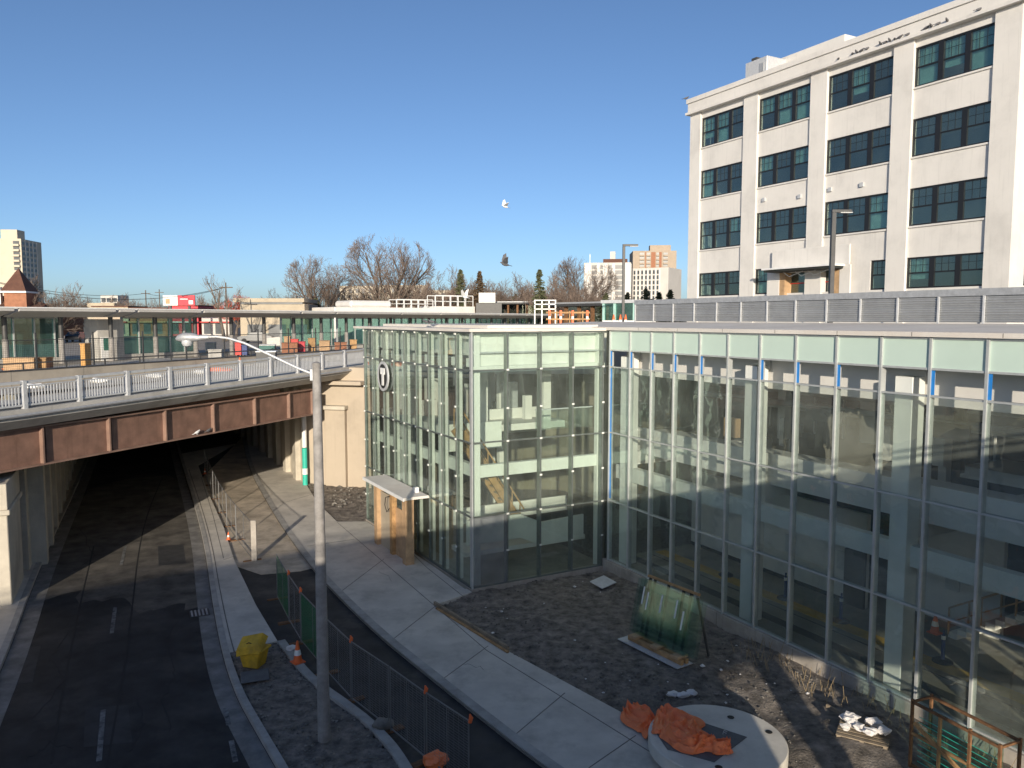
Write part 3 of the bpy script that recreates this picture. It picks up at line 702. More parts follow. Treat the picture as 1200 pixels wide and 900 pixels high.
# ---- T sign
a=(C1[0]-math.sin(lh)*9.7,C1[1]+math.cos(lh)*9.7)
sg=T('round_sign','round black sign with white ring and letter T on pavilion glass','sign',(a[0],a[1],8.13),0)
nx,ny=-math.cos(lh),-math.sin(lh)    # outward
tx,ty=math.sin(lh),-math.cos(lh)     # reading direction, to the viewer's right
def disc(r,d0,d1,rin=0):
    s=MB(); n=36; vs=[];fs=[]
    def P(q,k,d): t=2*math.pi*k/n; return (tx*q*math.cos(t)+nx*d,ty*q*math.cos(t)+ny*d,q*math.sin(t))
    for k in range(n): vs+=[P(r,k,d0),P(r,k,d1),P(rin,k,d1),P(rin,k,d0)]
    for k in range(n):
        o=4*k;p=4*((k+1)%n)
        for i in range(4):
            j=(i+1)%4; fs.append((o+i,p+i,p+j,o+j))
    return s.add(vs,fs)
disc(.75,.06,.14,.62).build('ring',M['galvlight'],sg); disc(.61,.06,.12,.001).build('disc',M['black'],sg)
s=MB()
def slab(x0,x1,z0,z1,d0,d1): 
    v=[(tx*x+nx*d,ty*x+ny*d,z) for d in(d0,d1) for x,z in((x0,z0),(x1,z0),(x1,z1),(x0,z1))]
    s.add(v,[(0,3,2,1),(4,5,6,7),(0,1,5,4),(1,2,6,5),(2,3,7,6),(3,0,4,7)])
slab(-.30,.30,.2,.42,.12,.15); slab(-.12,.12,-.46,.2,.12,.15); slab(-.30,-.2,.1,.2,.12,.15); slab(.2,.30,.1,.2,.12,.15)
s.build('letter',M['whitep'],sg)
# ---- plywood entrance porch
po=T('plywood_porch','temporary plywood porch with pale flat roof against pavilion glass','porch',(C1[0],C1[1],0),math.pi/2+lh)
# local x runs back along the face, y outwards (towards the lane)
d0,d1=4.35,9.0
MB().box(4.2,9.6,.06,1.25,3.0,3.12).build('porch_roof',M['roofm'],po,bevel=.01)
MB().box(4.15,9.65,1.25,1.29,2.98,3.13).build('roof_fascia',M['whitep'],po)
for x in (4.5,8.2): MB().box(x-.2,x+.2,.75,1.15,.04,2.98).build('porch_post',M['ply'],po)
MB().box(6.1,6.4,.85,1.1,.04,2.98).build('porch_post',M['wood'],po)
MB().box(6.4,8.0,.9,.95,.04,2.7).build('side_panel',M['beige'],po)
MB().box(4.7,6.1,.88,.92,.04,2.3).build('porch_door',M['ply'],po)
s=MB()
for z in(.5,1.2,1.6,1.9): s.box(4.95,5.2,.92,.925,z,z+.25)
s.build('posted_notice',M['whitep'],po)
MB().tube([(6.25+.0,1.15,2.8),(6.5,1.25,2.7),(6.7,1.22,2.3),(6.5,1.2,2.0),(6.3,1.15,2.2)],.02,6).build('hanging_cable',M['blackp'],po,True)
MB().box(5.0,5.2,.2,.4,3.12,3.35).build('flood_lamp',M['whitep'],po)
MB().box(.06,.1,0,.1,0,.1)
# ================= white industrial building =================
wb=T('white_loft_building','four storey white stucco industrial building with black grid windows','building',(13.76,61.1,0),HR)
BX=[(1.03,5.49),(6.82,11.33),(12.6,17.2),(18.45,22.91)]
ROW=[(23.96,26.13),(20.13,22.22),(16.27,18.38),(12.74,14.5)]
Lw=24.25; DW=26
# piers and spandrels as a wall with real openings (front)
def wallcells(xs,zs,holes,y0,y1,s):
    for i in range(len(xs)-1):
        for j in range(len(zs)-1):
            if (i,j) in holes: continue
            s.box(xs[i],xs[i+1],y0,y1,zs[j],zs[j+1])
s=MB()
pe=[-.1]+[v for b in BX for v in b]+[Lw]
rows=sorted(ROW)
for i in range(0,len(pe)-1,2): s.box(pe[i],pe[i+1],-.0,.5,7,26.6)     # piers
for bi,(a,b) in enumerate(BX):
    zz=[7]+[v for r in rows for v in r]+[26.6]
    for j in range(0,len(zz)-1,2):
        if bi in(1,2) and j==0: continue
        if bi in(1,2) and j==2:
            s.box(a,b,.14,.5,14.5,zz[j+1]); continue
        s.box(a,b,.14,.5,zz[j],zz[j+1])
s.build('front_wall',M['white'],wb)
# ground floor of the two middle bays with the doorway
s=MB()
s.box(6.83,11.32,.14,.5,7,12.74); s.box(12.61,17.19,.14,.5,7,12.74)
s.box(8.05,9.3,.14,.5,12.74,14.5); s.box(9.3,11.32,.14,.5,14.1,14.5); s.box(12.61,14.1,.14,.5,14.1,14.5); s.box(14.1,16.1,.14,.5,12.74,14.5)
s.build('entrance_wall',M['white'],wb)
s=MB(); s.box(8.6,14.8,-.12,.0,14.35,15.6); s.box(14.1,14.9,-.12,-.0,12,14.35); s.box(8.2,9.3,-.12,-.0,12,14.35); s.build('portal_surround',M['white'],wb,bevel=.02)
MB().box(9.3,14.1,.55,.6,12,14.1).build('doorway_glass',M['winglass'],wb)
MB().box(9.3,9.75,-.1,.54,12,14.1).build('door_jamb',M['ply'],wb); MB().box(13.65,14.1,-.1,.54,12,14.1).build('door_jamb',M['ply'],wb)
MB().box(8.9,14.4,-1.2,-.125,14.12,14.26).build('entrance_canopy',M['dark'],wb,bevel=.03)
MB().box(8.8,14.5,-1.3,-.13,14.265,14.38).build('canopy_top',M['whitep'],wb)
MB().box(9.75,13.65,.45,.5,13.35,13.42).build('door_rail',M['red'],wb)
for q in range(3): MB().tube([(10+q,-.5,14.1),(10.4+q,-.4,13.8),(11+q,-.45,13.95),(11.6+q,-.5,14.1)],.03,5).build('loose_cable',M['whitep'],wb,True)
for bi,(a,b) in enumerate(BX):
    for j in range(0,3): MB().box(a-.02,b+.02,.06,.16,rows[j+1][0]-.11,rows[j+1][0]-.005).build('sill',M['white'],wb,bevel=.01)
# other walls (end wall faces the viewpoint side)
s=MB(); s.box(Lw-.5,Lw,.5,3.0,7,26.6); 
z=[7]+[v for r in rows for v in r]+[26.6]
ey=[(3.0-1.7,5.6),(7.2,11.6),(13.2,17.6)]
s=MB(); yy=[.5]+[v for e in ey for v in e]+[DW]
for i in range(0,len(yy)-1,2): s.box(Lw-.5,Lw,yy[i],yy[i+1],7,26.6)
for a,b in ey:
    for j in range(0,len(z)-1,2): s.box(Lw-.5,Lw-.14,a,b,z[j],z[j+1])
s.build('end_wall',M['white'],wb)
s=MB(); s.box(-.1,.3,.5,DW,7,26.6); s.box(.3,Lw-.5,DW-.3,DW,7,26.6); s.build('rear_wall',M['white'],wb)
for zf in (15.4,19.2,23.1): MB().box(.35,Lw-.55,.6,DW-.4,zf,zf+.3).build('floor_slab',M['drywall'],wb)
MB().box(.35,Lw-.55,9,9.2,11,26.3).build('partition',M['drywall'],wb)
s=MB(); s.box(-.35,Lw+.3,-.3,.5,26.6,26.78); s.box(-.2,Lw+.15,-.18,.5,26.78,27.45); s.box(-.3,Lw+.25,-.27,.5,27.45,27.78)
s.box(Lw-.4,Lw+.3,.5,DW,26.6,26.78); s.box(Lw-.4,Lw+.15,.5,DW,26.78,27.45); s.box(Lw-.4,Lw+.35,.5,DW,27.45,27.78)
s.box(-.35,.4,.5,DW,26.6,27.78); s.build('cornice',M['white'],wb)
MB().box(.3,Lw-.4,.5,DW,26.7,26.9).build('flat_roof',M['roofm'],wb)
def bs(px,py,w):
    r=sight(px,py); t=(41+w)/(r[0]*DB[0]+r[1]*DB[1]); x,y=r[0]*t-13.76,r[1]*t-61.1; return -(x*DA[0]+y*DA[1]), EYE+r[2]*t
a_=bs(913,70,4); b_=bs(990,37,4); c_=bs(1013,40,7)
MB().box(a_[0],b_[0],4,14,26.9,a_[1]-.7).build('penthouse',M['white'],wb,bevel=.05); MB().box(a_[0]-.15,b_[0]+.15,3.85,14.1,a_[1]-.7,a_[1]).build('penthouse_roof',M['white'],wb,bevel=.03)
a_=bs(870,76,2); b_=bs(899,72,2)
MB().box(a_[0]+.3,b_[0],2,4,26.9,a_[1]).build('rooftop_unit',M['galvlight'],wb,bevel=.04)
MB().box(a_[0]+.5,a_[0]+1.0,2.4,2.9,a_[1],a_[1]+.35).build('rooftop_vent',M['darkmetal'],wb); MB().box(b_[0]-.7,b_[0]-.3,1.96,2,a_[1]-1,a_[1]-.4).build('unit_grille',M['galv'],wb)
def window(a,b,z0,z1,y,npan=3,axis='x',blind=None):
    "steel window: outer frame, heavy posts, fine glazing bars, glass"
    s=MB(); 
    def bx(p,q,r0,r1,u0,u1):
        if axis=='x': s.box(p,q,r0,r1,u0,u1)
        else: s.box(r0,r1,p,q,u0,u1)
    sg=1 if axis=='x' else -1
    Y=lambda d0,d1: tuple(sorted((y+sg*d0,y+sg*d1)))
    f=.09
    y0,y1=Y(0,.12)
    bx(a,b,y0,y1,z0,z0+f); bx(a,b,y0,y1,z1-f,z1); bx(a,a+f,y0,y1,z0+f,z1-f); bx(b-f,b,y0,y1,z0+f,z1-f)
    w=(b-a)/npan
    for k in range(1,npan): bx(a+w*k-.15,a+w*k+.15,y0,y1,z0+f,z1-f)
    zm=z0+(z1-z0)*.5; 
    for k in range(npan):
        l=a+w*k+(.15 if k else f); r=a+w*(k+1)-(.15 if k<npan-1 else f)
        y2,y3=Y(.02,.1); bx(l,r,y2,y3,zm-.04,zm+.04)
        y4,y5=Y(.05,.08)
        for t in(1,2): bx(l+(r-l)*t/3-.01,l+(r-l)*t/3+.01,y4,y5,zm,z1-f)
        bx(l,r,y4,y5,z0+(z1-z0)*.75-.01,z0+(z1-z0)*.75+.01); 
    wo=s.build('window',M['black'],wb)
    s=MB(); y0,y1=Y(.06,.07); bx(a+f,b-f,y0,y1,z0+f,z1-f); s.build('pane',M['winglass'],wo)
    if blind:
        for k in range(npan):
            if random.random()<blind:
                s=MB(); y0,y1=Y(.2,.22); zt=z0+(z1-z0)*random.choice([.05,.05,.3,.5]); bx(a+w*k+.15,a+w*(k+1)-.15,y0,y1,zt,z1-.05); s.build('blind',M['curtain'],wo)
random.seed(12)
for ri,(z0,z1) in enumerate(ROW):
    for bi,(a,b) in enumerate(BX):
        if ri==3 and bi==1: window(6.86,8.05,z0,z1,.2,1,blind=.8); continue
        if ri==3 and bi==2: window(16.1,17.17,z0,z1,.2,1); continue
        window(a,b,z0,z1,.2,3,blind=.85 if ri==0 else .35)
for a,b in ey[:2]:
    for z0,z1 in ROW: window(a,b,z0,z1,Lw-.2,3,'y')
s=MB()
for x,z in ((7.4,19.1),(10.5,18.9),(12.9,19.0),(15.2,18.95)): s.box(x,x+.25,.02,.13,z,z+.25)
s.build('wall_vent',M['galvlight'],wb)
# ================= OBJECTS AT GROUND LEVEL =================
# street lamp
px_,py_=G(380,866)
t=T('street_lamp','tall concrete street lamp with long curved arm over the road','street lamp',(px_,py_,0))
MB().tube([(0,0,-.05),(0,0,5),(0,0,9.85)],[.165,.135,.105],20).build('pole',M['poleconc'],t,True)
MB().tube([(0,0,9.8),(0,0,9.9),(0,0,9.93)],[.11,.11,.03],16).build('pole_cap',M['poleconc'],t,True)
MB().tube([(-.05,0,9.6),(-.5,0,9.78),(-1.2,0,10.12),(-1.8,0,10.4),(-2.2,0,10.52),(-2.5,0,10.56),(-2.75,0,10.55)],[.035,.033,.032,.03,.03,.03,.03],10).build('arm',M['galvlight'],t,True)
MB().box(-.16,-.06,-.06,.06,9.45,9.75).build('arm_bracket',M['galv'],t,bevel=.01)
lh_=MB().tube([(-2.68,0,10.55),(-2.75,0,10.55),(-2.95,0,10.53),(-3.1,0,10.54),(-3.3,0,10.54),(-3.45,0,10.52),(-3.52,0,10.5)],[.045,.065,.075,.115,.125,.085,.03],14).build('lamp_head',M['galv'],t,True)
MB()._lathe([(.02,10.3),(.1,10.33),(.135,10.4),(.13,10.47)],16,(-3.24,0,0)).build('lamp_bowl',M['galvlight'],lh_,True)
# bin
x,y=G(298,779)
t=T('salt_bin','yellow salt bin with skewed lid on the bare soil strip','bin',(x,y,0),R(-14))
s=MB(); 
def frus(s,w0,d0,w1,d1,z0,z1,ox=0,oy=0):
    return s.add([(-w0+ox,-d0+oy,z0),(w0+ox,-d0+oy,z0),(w0+ox,d0+oy,z0),(-w0+ox,d0+oy,z0),(-w1+ox,-d1+oy,z1),(w1+ox,-d1+oy,z1),(w1+ox,d1+oy,z1),(-w1+ox,d1+oy,z1)],[(0,3,2,1),(4,5,6,7),(0,1,5,4),(1,2,6,5),(2,3,7,6),(3,0,4,7)])
frus(s,.27,.24,.36,.32,-.02,.5); s.build('bin_body',M['yellow'],t,bevel=.03)
s=MB(); frus(s,.42,.36,.42,.36,.5,.58); s.build('bin_rim',M['yellow'],t,bevel=.02)
s=MB(); frus(s,.44,.40,.34,.30,.0,.26); o=s.build('bin_lid',M['yellow'],t,bevel=.03); o.location=(-.03,-.02,.6); o.rotation_euler=(R(16),R(-12),R(12))
MB().tube([(-.1,-.25,.78),(0,-.27,.84),(.1,-.25,.8)],.015,6).build('lid_handle',M['blackp'],t,True)
x,y=G(299,795)
o=MB().box(-.42,.42,-.35,.35,.03,.07).build('rubber_mat',M['mat'],bevel=.02,label='dark grey rubber slab lying next to the yellow bin',cat='mat'); o.location=(x,y,0.03); o.rotation_euler=(R(3),0,R(20))
cone((*G(349,778),.06),'orange traffic cone on the kerb end by green netting')
# catch basin
x,y=G(240,716); t=T('storm_drain','rusty storm drain grate set in the road gutter','drain',(x-.2,y,-.09),R(26))
s=MB(); s.box(-.35,.35,-.35,.35,0,.02); s.build('drain_frame',M['darkmetal'],t)
s=MB()
for k in range(5): s.box(-.3+.13*k,-.24+.13*k,-.3,.3,.02,.045)
s.build('drain_grate',M['galv'],t)
# temporary fences
def fence(p,q,label,mesh='greymesh',H=1.83,lean=0.,grp='temporary site fence panels'):
    dx,dy=q[0]-p[0],q[1]-p[1]; L=math.hypot(dx,dy)
    t=T('site_fence',label,'fence',(p[0],p[1],-.06),math.atan2(dy,dx),grp)
    s=MB()
    a=.05;b=L-.05
    for x in(a,b): s.tube([(x,0,.0),(x,0,H)],.019,8)
    for z in(.12,H-.02): s.tube([(a,0,z),(b,0,z)],.018,8)
    s.tube([((a+b)/2,0,.12),((a+b)/2,0,H)],.012,6)
    s.build('panel_frame',M['fencetube'],t,True)
    MB().box(a,b,-.006,.006,.14,H-.03).build('wire_mesh',M[mesh],t)
    for x in(a,b):
        s=MB(); s.box(x-.06,x+.06,-.4,.4,0,.05); s.build('foot',M['rust'],t,bevel=.01)
    return t
FP=[G(325,700),G(339,728),G(353,752),G(383,788),G(412,820),G(457,855),G(499,890),(G(551,930))]
labs=['fence panel with green netting seen edge on beside the lane','short mesh fence panel between the two green netted ones','green netted fence panel half hidden behind the lamp pole',
 'grey mesh fence panel just past the lamp pole','grey mesh fence panel with a stone at its foot','grey mesh fence panel ending at the red ribbon','nearest grey mesh fence panel beside the orange bag']
for i,(a,b) in enumerate(zip(FP,FP[1:])): fence(a,b,labs[i],'greenmesh' if i in(0,2) else 'greymesh')
for i in (1,2,4,6,7):
    x,y=FP[i]; t=MB().tube([(x,y,1.72),(x+.03,y,1.84),(x,y,1.92)],[.045,.05,.02],8).build('warning_ribbon',M['orange'],None,True,label=['','red ribbon on the fence post after the edge on green panel','red ribbon on the post of the larger green netting','','red ribbon on the fence post past the lamp pole','','red ribbon on the double fence post','red ribbon on the nearest fence post'][i],cat='ribbon',group='red ribbons tied on fence posts')
UF=[G(296,656),G(277,632),G(266,616),G(257,600),G(250,584),G(244,568),G(240,555)]
l2=['end fence panel with pale post just inside the sun','second fence panel of the walkway row, behind the end one','third fence panel of the walkway row','fourth fence panel of the walkway row, near the bridge shade','fifth fence panel of the walkway row, at the bridge shade','farthest fence panel of the row, under the bridge']
for i,(a,b) in enumerate(zip(UF,UF[1:])): fence(a,b,l2[i])
x,y=UF[0]; MB().box(-.12,.12,-.03,.03,-.06,1.85).build('upright_board',M['plinth'],label='pale upright board at the end of the walkway fence',cat='board').location=(x+.1,y-.05,0)
for i,(q) in enumerate(((276,633),(246,556))):
    x,y=G(*q); cone((x-.35,y,.035),['orange cone squashed at the fence foot in the sun','orange cone at the dark end of the walkway fence'][i],'orange',.55)
# stones, bag, rag at fence
def lump(pos,r,m,name,label,cat,sq=.55,seed=1,sub=3,amp=.25,grp=None):
    bm=bmesh.new(); bmesh.ops.create_icosphere(bm,subdivisions=sub,radius=1)
    for v in bm.verts:
        n=1+amp*noise.noise(v.co*1.6+Vector((seed,seed*2,0)))+amp*.6*abs(noise.noise(v.co*4+Vector((seed,0,3)))); v.co*=n
        v.co.x*=r[0];v.co.y*=r[1];v.co.z*=r[2]
    me=bpy.data.meshes.new(name); bm.to_mesh(me); bm.free(); me.materials.append(m)
    o=bpy.data.objects.new(name,me); COL.objects.link(o); o.location=pos; tag(o,label,cat,grp); return o
x,y=G(449,853); lump((x,y,.1),(.28,.2,.16),M['stone'],'sandbag','pale stone-like sandbag weighing down the fence foot','sandbag',seed=2)
x,y=G(510,896); lump((x,y,.1),(.3,.22,.2),M['tarp'],'plastic_bag','crumpled orange plastic bag at the fence foot by the lane','bag',seed=5,amp=.5)
x,y=G(345,763); lump((x-.1,y,.1),(.16,.12,.08),M['pinkwhite'],'paper_scrap','white paper scrap by the green netting','litter',seed=8,amp=.5)
for i,(a,b) in enumerate(((318,600),(362,700),(383,725),(330,690))): pass
# timber boards at the walkway edge
a=G(508,709,.04);b=G(594,762,.04)
t=T('timber_edging','long weathered timber edging along the courtyard side of the walkway','timber',(a[0],a[1],.04),math.atan2(b[1]-a[1],b[0]-a[0]))
L=math.hypot(b[0]-a[0],b[1]-a[1])
MB().box(0,L,0,.09,0,.14).build('board',M['woodg'],t,bevel=.005); MB().box(.4,L+.2,-.14,-.04,0,.06).build('board',M['wood'],t,bevel=.005)
x,y=G(706,684,.1); o=MB().box(-.42,.42,-.36,.36,0,.04).build('metal_plate',M['galvlight'],bevel=.008,label='pale metal plate lying on gravel in the courtyard corner',cat='plate'); o.location=(x,y-.2,.22); o.rotation_euler=(R(9),R(-5),R(40))
# glass sheets leaning on a timber stand
a=Vector((*G(741,750,.1),0)); b=Vector((*G(800,779,.1),0)); ang=math.atan2(b.y-a.y,b.x-a.x)
t=T('glass_rack','stack of greenish glass sheets leaning on timber blocks in courtyard','glass rack',(a.x,a.y,.08),ang)
Lg=(b-a).length
MB().box(-.35,Lg+.1,-.35,.35,0,.03).build('base_sheet',M['galvlight'],t)
for z,y0 in((.03,-.12),(.03,.1)): MB().box(-.1,Lg+.05,y0,y0+.12,z,z+.16).build('timber_block',M['wood'],t,bevel=.01)
for x in(.05,Lg*.45,Lg*.85): MB().box(x,x+.3,-.2,.3,.19,.28).build('timber_bearer',M['ply'],t,bevel=.01)
for k,(x0,x1,h) in enumerate(((-.05,Lg+.05,1.85),(-.25,Lg-.05,1.75),(.0,Lg+.3,1.8),(.15,Lg+.4,1.7))):
    s=MB(); y0=.02+.06*k; ly=.42
    s.add([(x0,y0,.28),(x1,y0,.28),(x1,y0+ly,.28+h),(x0,y0+ly,.28+h),(x0,y0+.015,.28),(x1,y0+.015,.28),(x1,y0+ly+.015,.28+h),(x0,y0+ly+.015,.28+h)],[(0,3,2,1),(4,5,6,7),(0,1,5,4),(1,2,6,5),(2,3,7,6),(3,0,4,7)])
    s.build('glass_sheet',M['stackglass'],t)
for x in(.1,.28,.8,1.35,1.62):
    x=x*Lg/1.9; MB().bar((x,.28,.2),(x,.72,2.12),.07).build('strut',M['blackp'],t)
    z_=1.15+.15*math.sin(x*9); MB().bar((x+.05,.0+.239*(z_-.28),z_),(x+.05,.0+.239*(z_+.3),z_+.58),.05,.02).build('tape',M['whitep'],t)
MB().box(0,Lg,.68,.76,2.1,2.17).build('top_timber',M['wood'],t)
MB().bar((.0,1.2,0),(.1,.74,2.0),.06).build('rear_prop',M['darkmetal'],t); MB().bar((Lg,1.2,0),(Lg-.1,.74,2.0),.06).build('rear_prop',M['darkmetal'],t)
# round concrete cap
c=(5.12,18.6); 
t=T('round_concrete_cap','big round pale concrete cap with grey hatch sheet beside walkway','concrete slab',(c[0],c[1],0))
s=MB(); s._lathe([(0,.42),(1.66,.42)],1); 
s=MB(); s._lathe([(1.3,-.05),(1.3,.24),(1.68,.24),(1.69,.25),(1.69,.56),(1.67,.58),(.001,.585)],72); s.build('cap_slab',M['capc'],t,False)
s=MB(); s.prism([(-1.35,-.55),(-.35,-1.1),(.75,.0),(-.25,.75),(-.6,.5),(-1.3,.9),(-1.5,.3)],.588,.6); s.build('hatch_sheet',M['mat'],t)
for x,y in((.62,.98),(1.38,.25),(-.3,-1.3)): MB()._lathe([(.001,.587),(.085,.587),(.09,.593),(.001,.594)],16,(x,y,0)).build('lifting_hole',M['blackp'],t)
for x,y in((.18,.12),(.22,.2)): MB().tube([(x,y,.6),(x+.03,y+.06,.63),(x+.1,y+.02,.605)],.012,6).build('hatch_handle',M['galv'],t,True)
# orange tarp crumpled over the cap edge
def tarp():
    nx_,ny_=200,90; vs=[];fs=[]
    ctrl=[((735,836),.05,.32),((765,842),.35,.42),((795,850),.72,.58),((815,868),.74,.42),((838,884),.5,.26),((853,902),.08,.14)]
    P=[(*G(q[0],q[1],z),z,w) for q,z,w in ctrl]
    def pt(u):
        f=u*(len(P)-1); i=min(int(f),len(P)-2); k=f-i; k=k*k*(3-2*k)*.5+k*.5; return [P[i][j]*(1-k)+P[i+1][j]*k for j in range(4)]
    for i in range(nx_+1):
        u=i/nx_; x,y,z,w=pt(u); x2,y2,_,_=pt(min(1,u+.02)); x1,y1,_,_=pt(max(0,u-.02)); d=math.hypot(x2-x1,y2-y1); n=(-(y2-y1)/d,(x2-x1)/d)
        for j in range(ny_+1):
            v=j/ny_*2-1
            ww=w*.82*(1+.9*noise.noise(Vector((u*6,v*.4,3)))+.25*noise.noise(Vector((u*17,v*.4,5))))
            q=Vector((u*6.5+.8*noise.noise(Vector((u*5,v*2,8))),v*2.2,0))
            X=x+n[0]*v*ww*1.35; Y=y+n[1]*v*ww*1.35
            dc=math.hypot(X-c[0],Y-c[1]); kk=max(0,min(1,(1.85-dc)/.3)); kk=kk*kk*(3-2*kk); base=.07+.53*kk
            wq=noise.noise(Vector((u*4,v*1.2,9)))*2.2; f1=1-abs(math.sin(u*19+v*2.6+wq*2.6)); f2=1-abs(math.sin(u*8-v*5+wq*3)); f3=1-abs(math.sin(u*41+v*7+wq*6))
            h=.11*f1**1.3+.12*f2**1.2+.04*f3+.09*noise.noise(q*.8)+.01*noise.noise(q*7)
            ed=1-abs(v)**3
            Z=base+.015+(h+.12)*ed
            vs.append((X+.05*noise.noise(q*3),Y+.05*noise.noise(q*3+Vector((9,9,9))),Z))
    for i in range(nx_):
        for j in range(ny_): a=i*(ny_+1)+j; fs.append((a,a+1,a+ny_+2,a+ny_+1))
    o=MB().add(vs,fs).build('orange_tarp',M['tarp'],None,True,label='crumpled orange tarpaulin draped over the round concrete cap edge',cat='tarpaulin')
    o.modifiers.new('sol','SOLIDIFY').thickness=.012
tarp()
# pallet of debris and steel crate near the hall
x,y=G(1012,862,.1)
t=T('debris_pallet','pallet heaped with white rubble bags beside the hall plinth','pallet',(x,y,.08),R(-30))
s=MB()
for k in range(6): s.box(-.62,.62,-.5+.18*k,-.38+.18*k,.1,.125)
for k in(-.6,-.05,.5): s.box(k,k+.1,-.5,.52,0,.1)
s.build('pallet_base',M['woodg'],t)
rn=random.Random(3)
for k in range(14):
    o=lump((rn.uniform(-.48,.48),rn.uniform(-.36,.38),.2+rn.uniform(0,.14)),(rn.uniform(.1,.2),rn.uniform(.08,.15),.08),M['pinkwhite'],'rubble_piece',None,None,seed=k+20,sub=2,amp=.6); o.parent=t
x0,y0=G(1066,902,.0); x1,y1=G(1160,960,.0); 
ang=math.atan2(y1-y0,x1-x0)
t=T('steel_rack','rusty steel frame rack holding wire and glass sheets by the hall','rack',(x0,y0,.05),ang)
for x in(0,.75,1.5,2.2):
    for y in((0,.65) if x in(0,2.2) else (0,)): MB().bar((x,y,0),(x,y,1.75-.05*(x==.75)),.06).build('rack_post',M['rust' if x!=.75 else 'wood'],t)
for z in(1.68,.9,.1): MB().bar((0,0,z),(2.2,0,z),.06).build('rack_rail',M['rust' if z!=.9 else 'wood'],t)
MB().bar((0,.65,1.68),(2.2,.65,1.68),.06).build('rack_rail',M['rust'],t)
for x in(0,2.2): MB().bar((x,0,1.68),(x,.65,1.68),.05).build('rack_rail',M['rust'],t)
MB().bar((.1,-.04,1.2),(2.1,-.04,.35),.07).build('rack_brace',M['wood'],t)
MB().box(.1,2.1,.25,.27,.15,1.6).build('glass_sheet',M['stackglass'],t)
MB().box(.12,2.0,.4,.42,.15,1.5).build('glass_sheet',M['stackglass'],t)
s=MB()
for k in range(9): s.bar((.1,.12,.2+.14*k),(2.1,.12,.2+.14*k),.012)
s.build('wire_bars',M['teal'],t)
for i,(a,b) in enumerate(((1000,855),(1050,872))): pass
x,y=G(985,842,.1); o=MB().box(-.5,.5,-.03,.03,0,.1).build('timber_offcut',M['woodg'],label='weathered timber offcut on soil next to the debris pallet',cat='timber'); o.location=(x+.1,y+.1,.12); o.rotation_euler=(0,R(4),R(-55))
# white plastic debris by cap
x,y=G(800,815,.1)
for k,(dx,dy) in enumerate(((0,0),(.3,.12),(-.28,.05))): lump((x+dx,y+dy,.12),(.16,.12,.07),M['pinkwhite'],'rubble_lump','pale rubble lump behind the orange tarp','rubble',seed=50+k,sub=2,amp=.6,grp='pale rubble lumps behind the tarp')
# dry weeds by the plinth
s=MB(); rn=random.Random(6)
for k in range(150):
    t_=rn.uniform(9,17.5); w_=-rn.uniform(.15,1.5)**1.0; p=Hp(t_,w_,.0); h=rn.uniform(.1,.5); a=rn.uniform(0,6.28)
    s.bar(p,(p[0]+math.cos(a)*h*.4,p[1]+math.sin(a)*h*.4,p[2]+.05+h),.009)
s.build('dry_weeds',M['weed'],kind='stuff',label='thin dry weeds growing along the concrete plinth')
# ================= STREET LEVEL ON THE BRIDGE =================
Z0=ZP+.03
def bw(u,n,z=Z0):   # bridge frame to world
    return bp(u,n,z)
# low barrier wall, parallel to the bridge
BR=math.atan2(U[1],U[0])
t=T('barrier_wall','low beige concrete barrier wall with dark hand rail behind bridge railing','wall',bp(0,6.2,0),BR)
MB().box(-16,40,0,.35,7.6,8.5).build('wall_panel',M['deckc'],t,bevel=.01)
MB().box(-16,40,-.03,.38,8.5,8.56).build('wall_coping',M['darkmetal'],t)
MB().box(-16,40,.1,.16,8.84,8.9).build('hand_rail',M['darkmetal'],t)
for k in range(24): MB().box(-15+2.3*k,-14.94+2.3*k,.1,.16,8.56,8.84).build('rail_post',M['darkmetal'],t)
s=MB()
for k in range(14): s.box(-14.5+3.9*k,-14.48+3.9*k,-.004,0,7.8,8.5)
s.build('wall_joint',M['joint'],t)
t=T('mesh_fence','black wire mesh fence on tall posts along the barrier wall','fence',bp(0,8.2,0),BR)
for k in range(16): MB().box(-16+3.4*k,-15.93+3.4*k,0,.07,ZP,10.3).build('fence_post',M['darkmetal'],t)
for z in(8.1,9.9): MB().box(-16,36,.02,.05,z,z+.04).build('fence_rail',M['darkmetal'],t)
MB().box(-16,36,.028,.034,8.1,9.9).build('wire_mesh',M['darkmesh'],t)
# canopy with glass screens
CA=(-36.5,49.0); CB=(7.5,129.5); cl=math.hypot(CB[0]-CA[0],CB[1]-CA[1]); CR=math.atan2(CB[1]-CA[1],CB[0]-CA[0])
t=T('bus_platform_canopy','very long grey flat canopy with thin white edge over glass shelters','canopy',(*CA,0),CR)
# local: x along, y away from the camera (left normal)
def canp(s,x0,x1):
    pr=[(-1.6,11.55),(-1.6,11.78),(3.5,11.88),(3.5,11.62),(.8,11.15),(.2,11.15)]
    n=len(pr); s.add([(x0,y,z) for y,z in pr]+[(x1,y,z) for y,z in pr],[tuple(range(n)),tuple(range(2*n-1,n-1,-1))]+[(i,(i+1)%n,n+(i+1)%n,n+i) for i in range(n)])
xs=[-14,4.5,11.8,13.4,19.5,31,36,47,55,62,70,78,86,cl]
for a,b in zip(xs,xs[1:]):
    s=MB(); canp(s,a,b-.35); s.build('canopy_panel',M['canopy'],t)
s=MB(); s.box(-14,cl,-1.64,-1.6,11.74,11.82); s.build('canopy_edge',M['whitep'],t)
MB().box(-14,cl,.3,.7,11.2,11.5).build('canopy_beam',M['darkmetal'],t)
for k in range(26):
    x=-11+3.9*k
    MB().tube([(x,.5,9.6),(x,.5,11.3)],.17,10).build('canopy_column',M['darkmetal'],t,True)
    MB().tube([(x,.5,ZP),(x,.5,9.6)],.2,10).build('column_base',M['poleconc'],t,True)
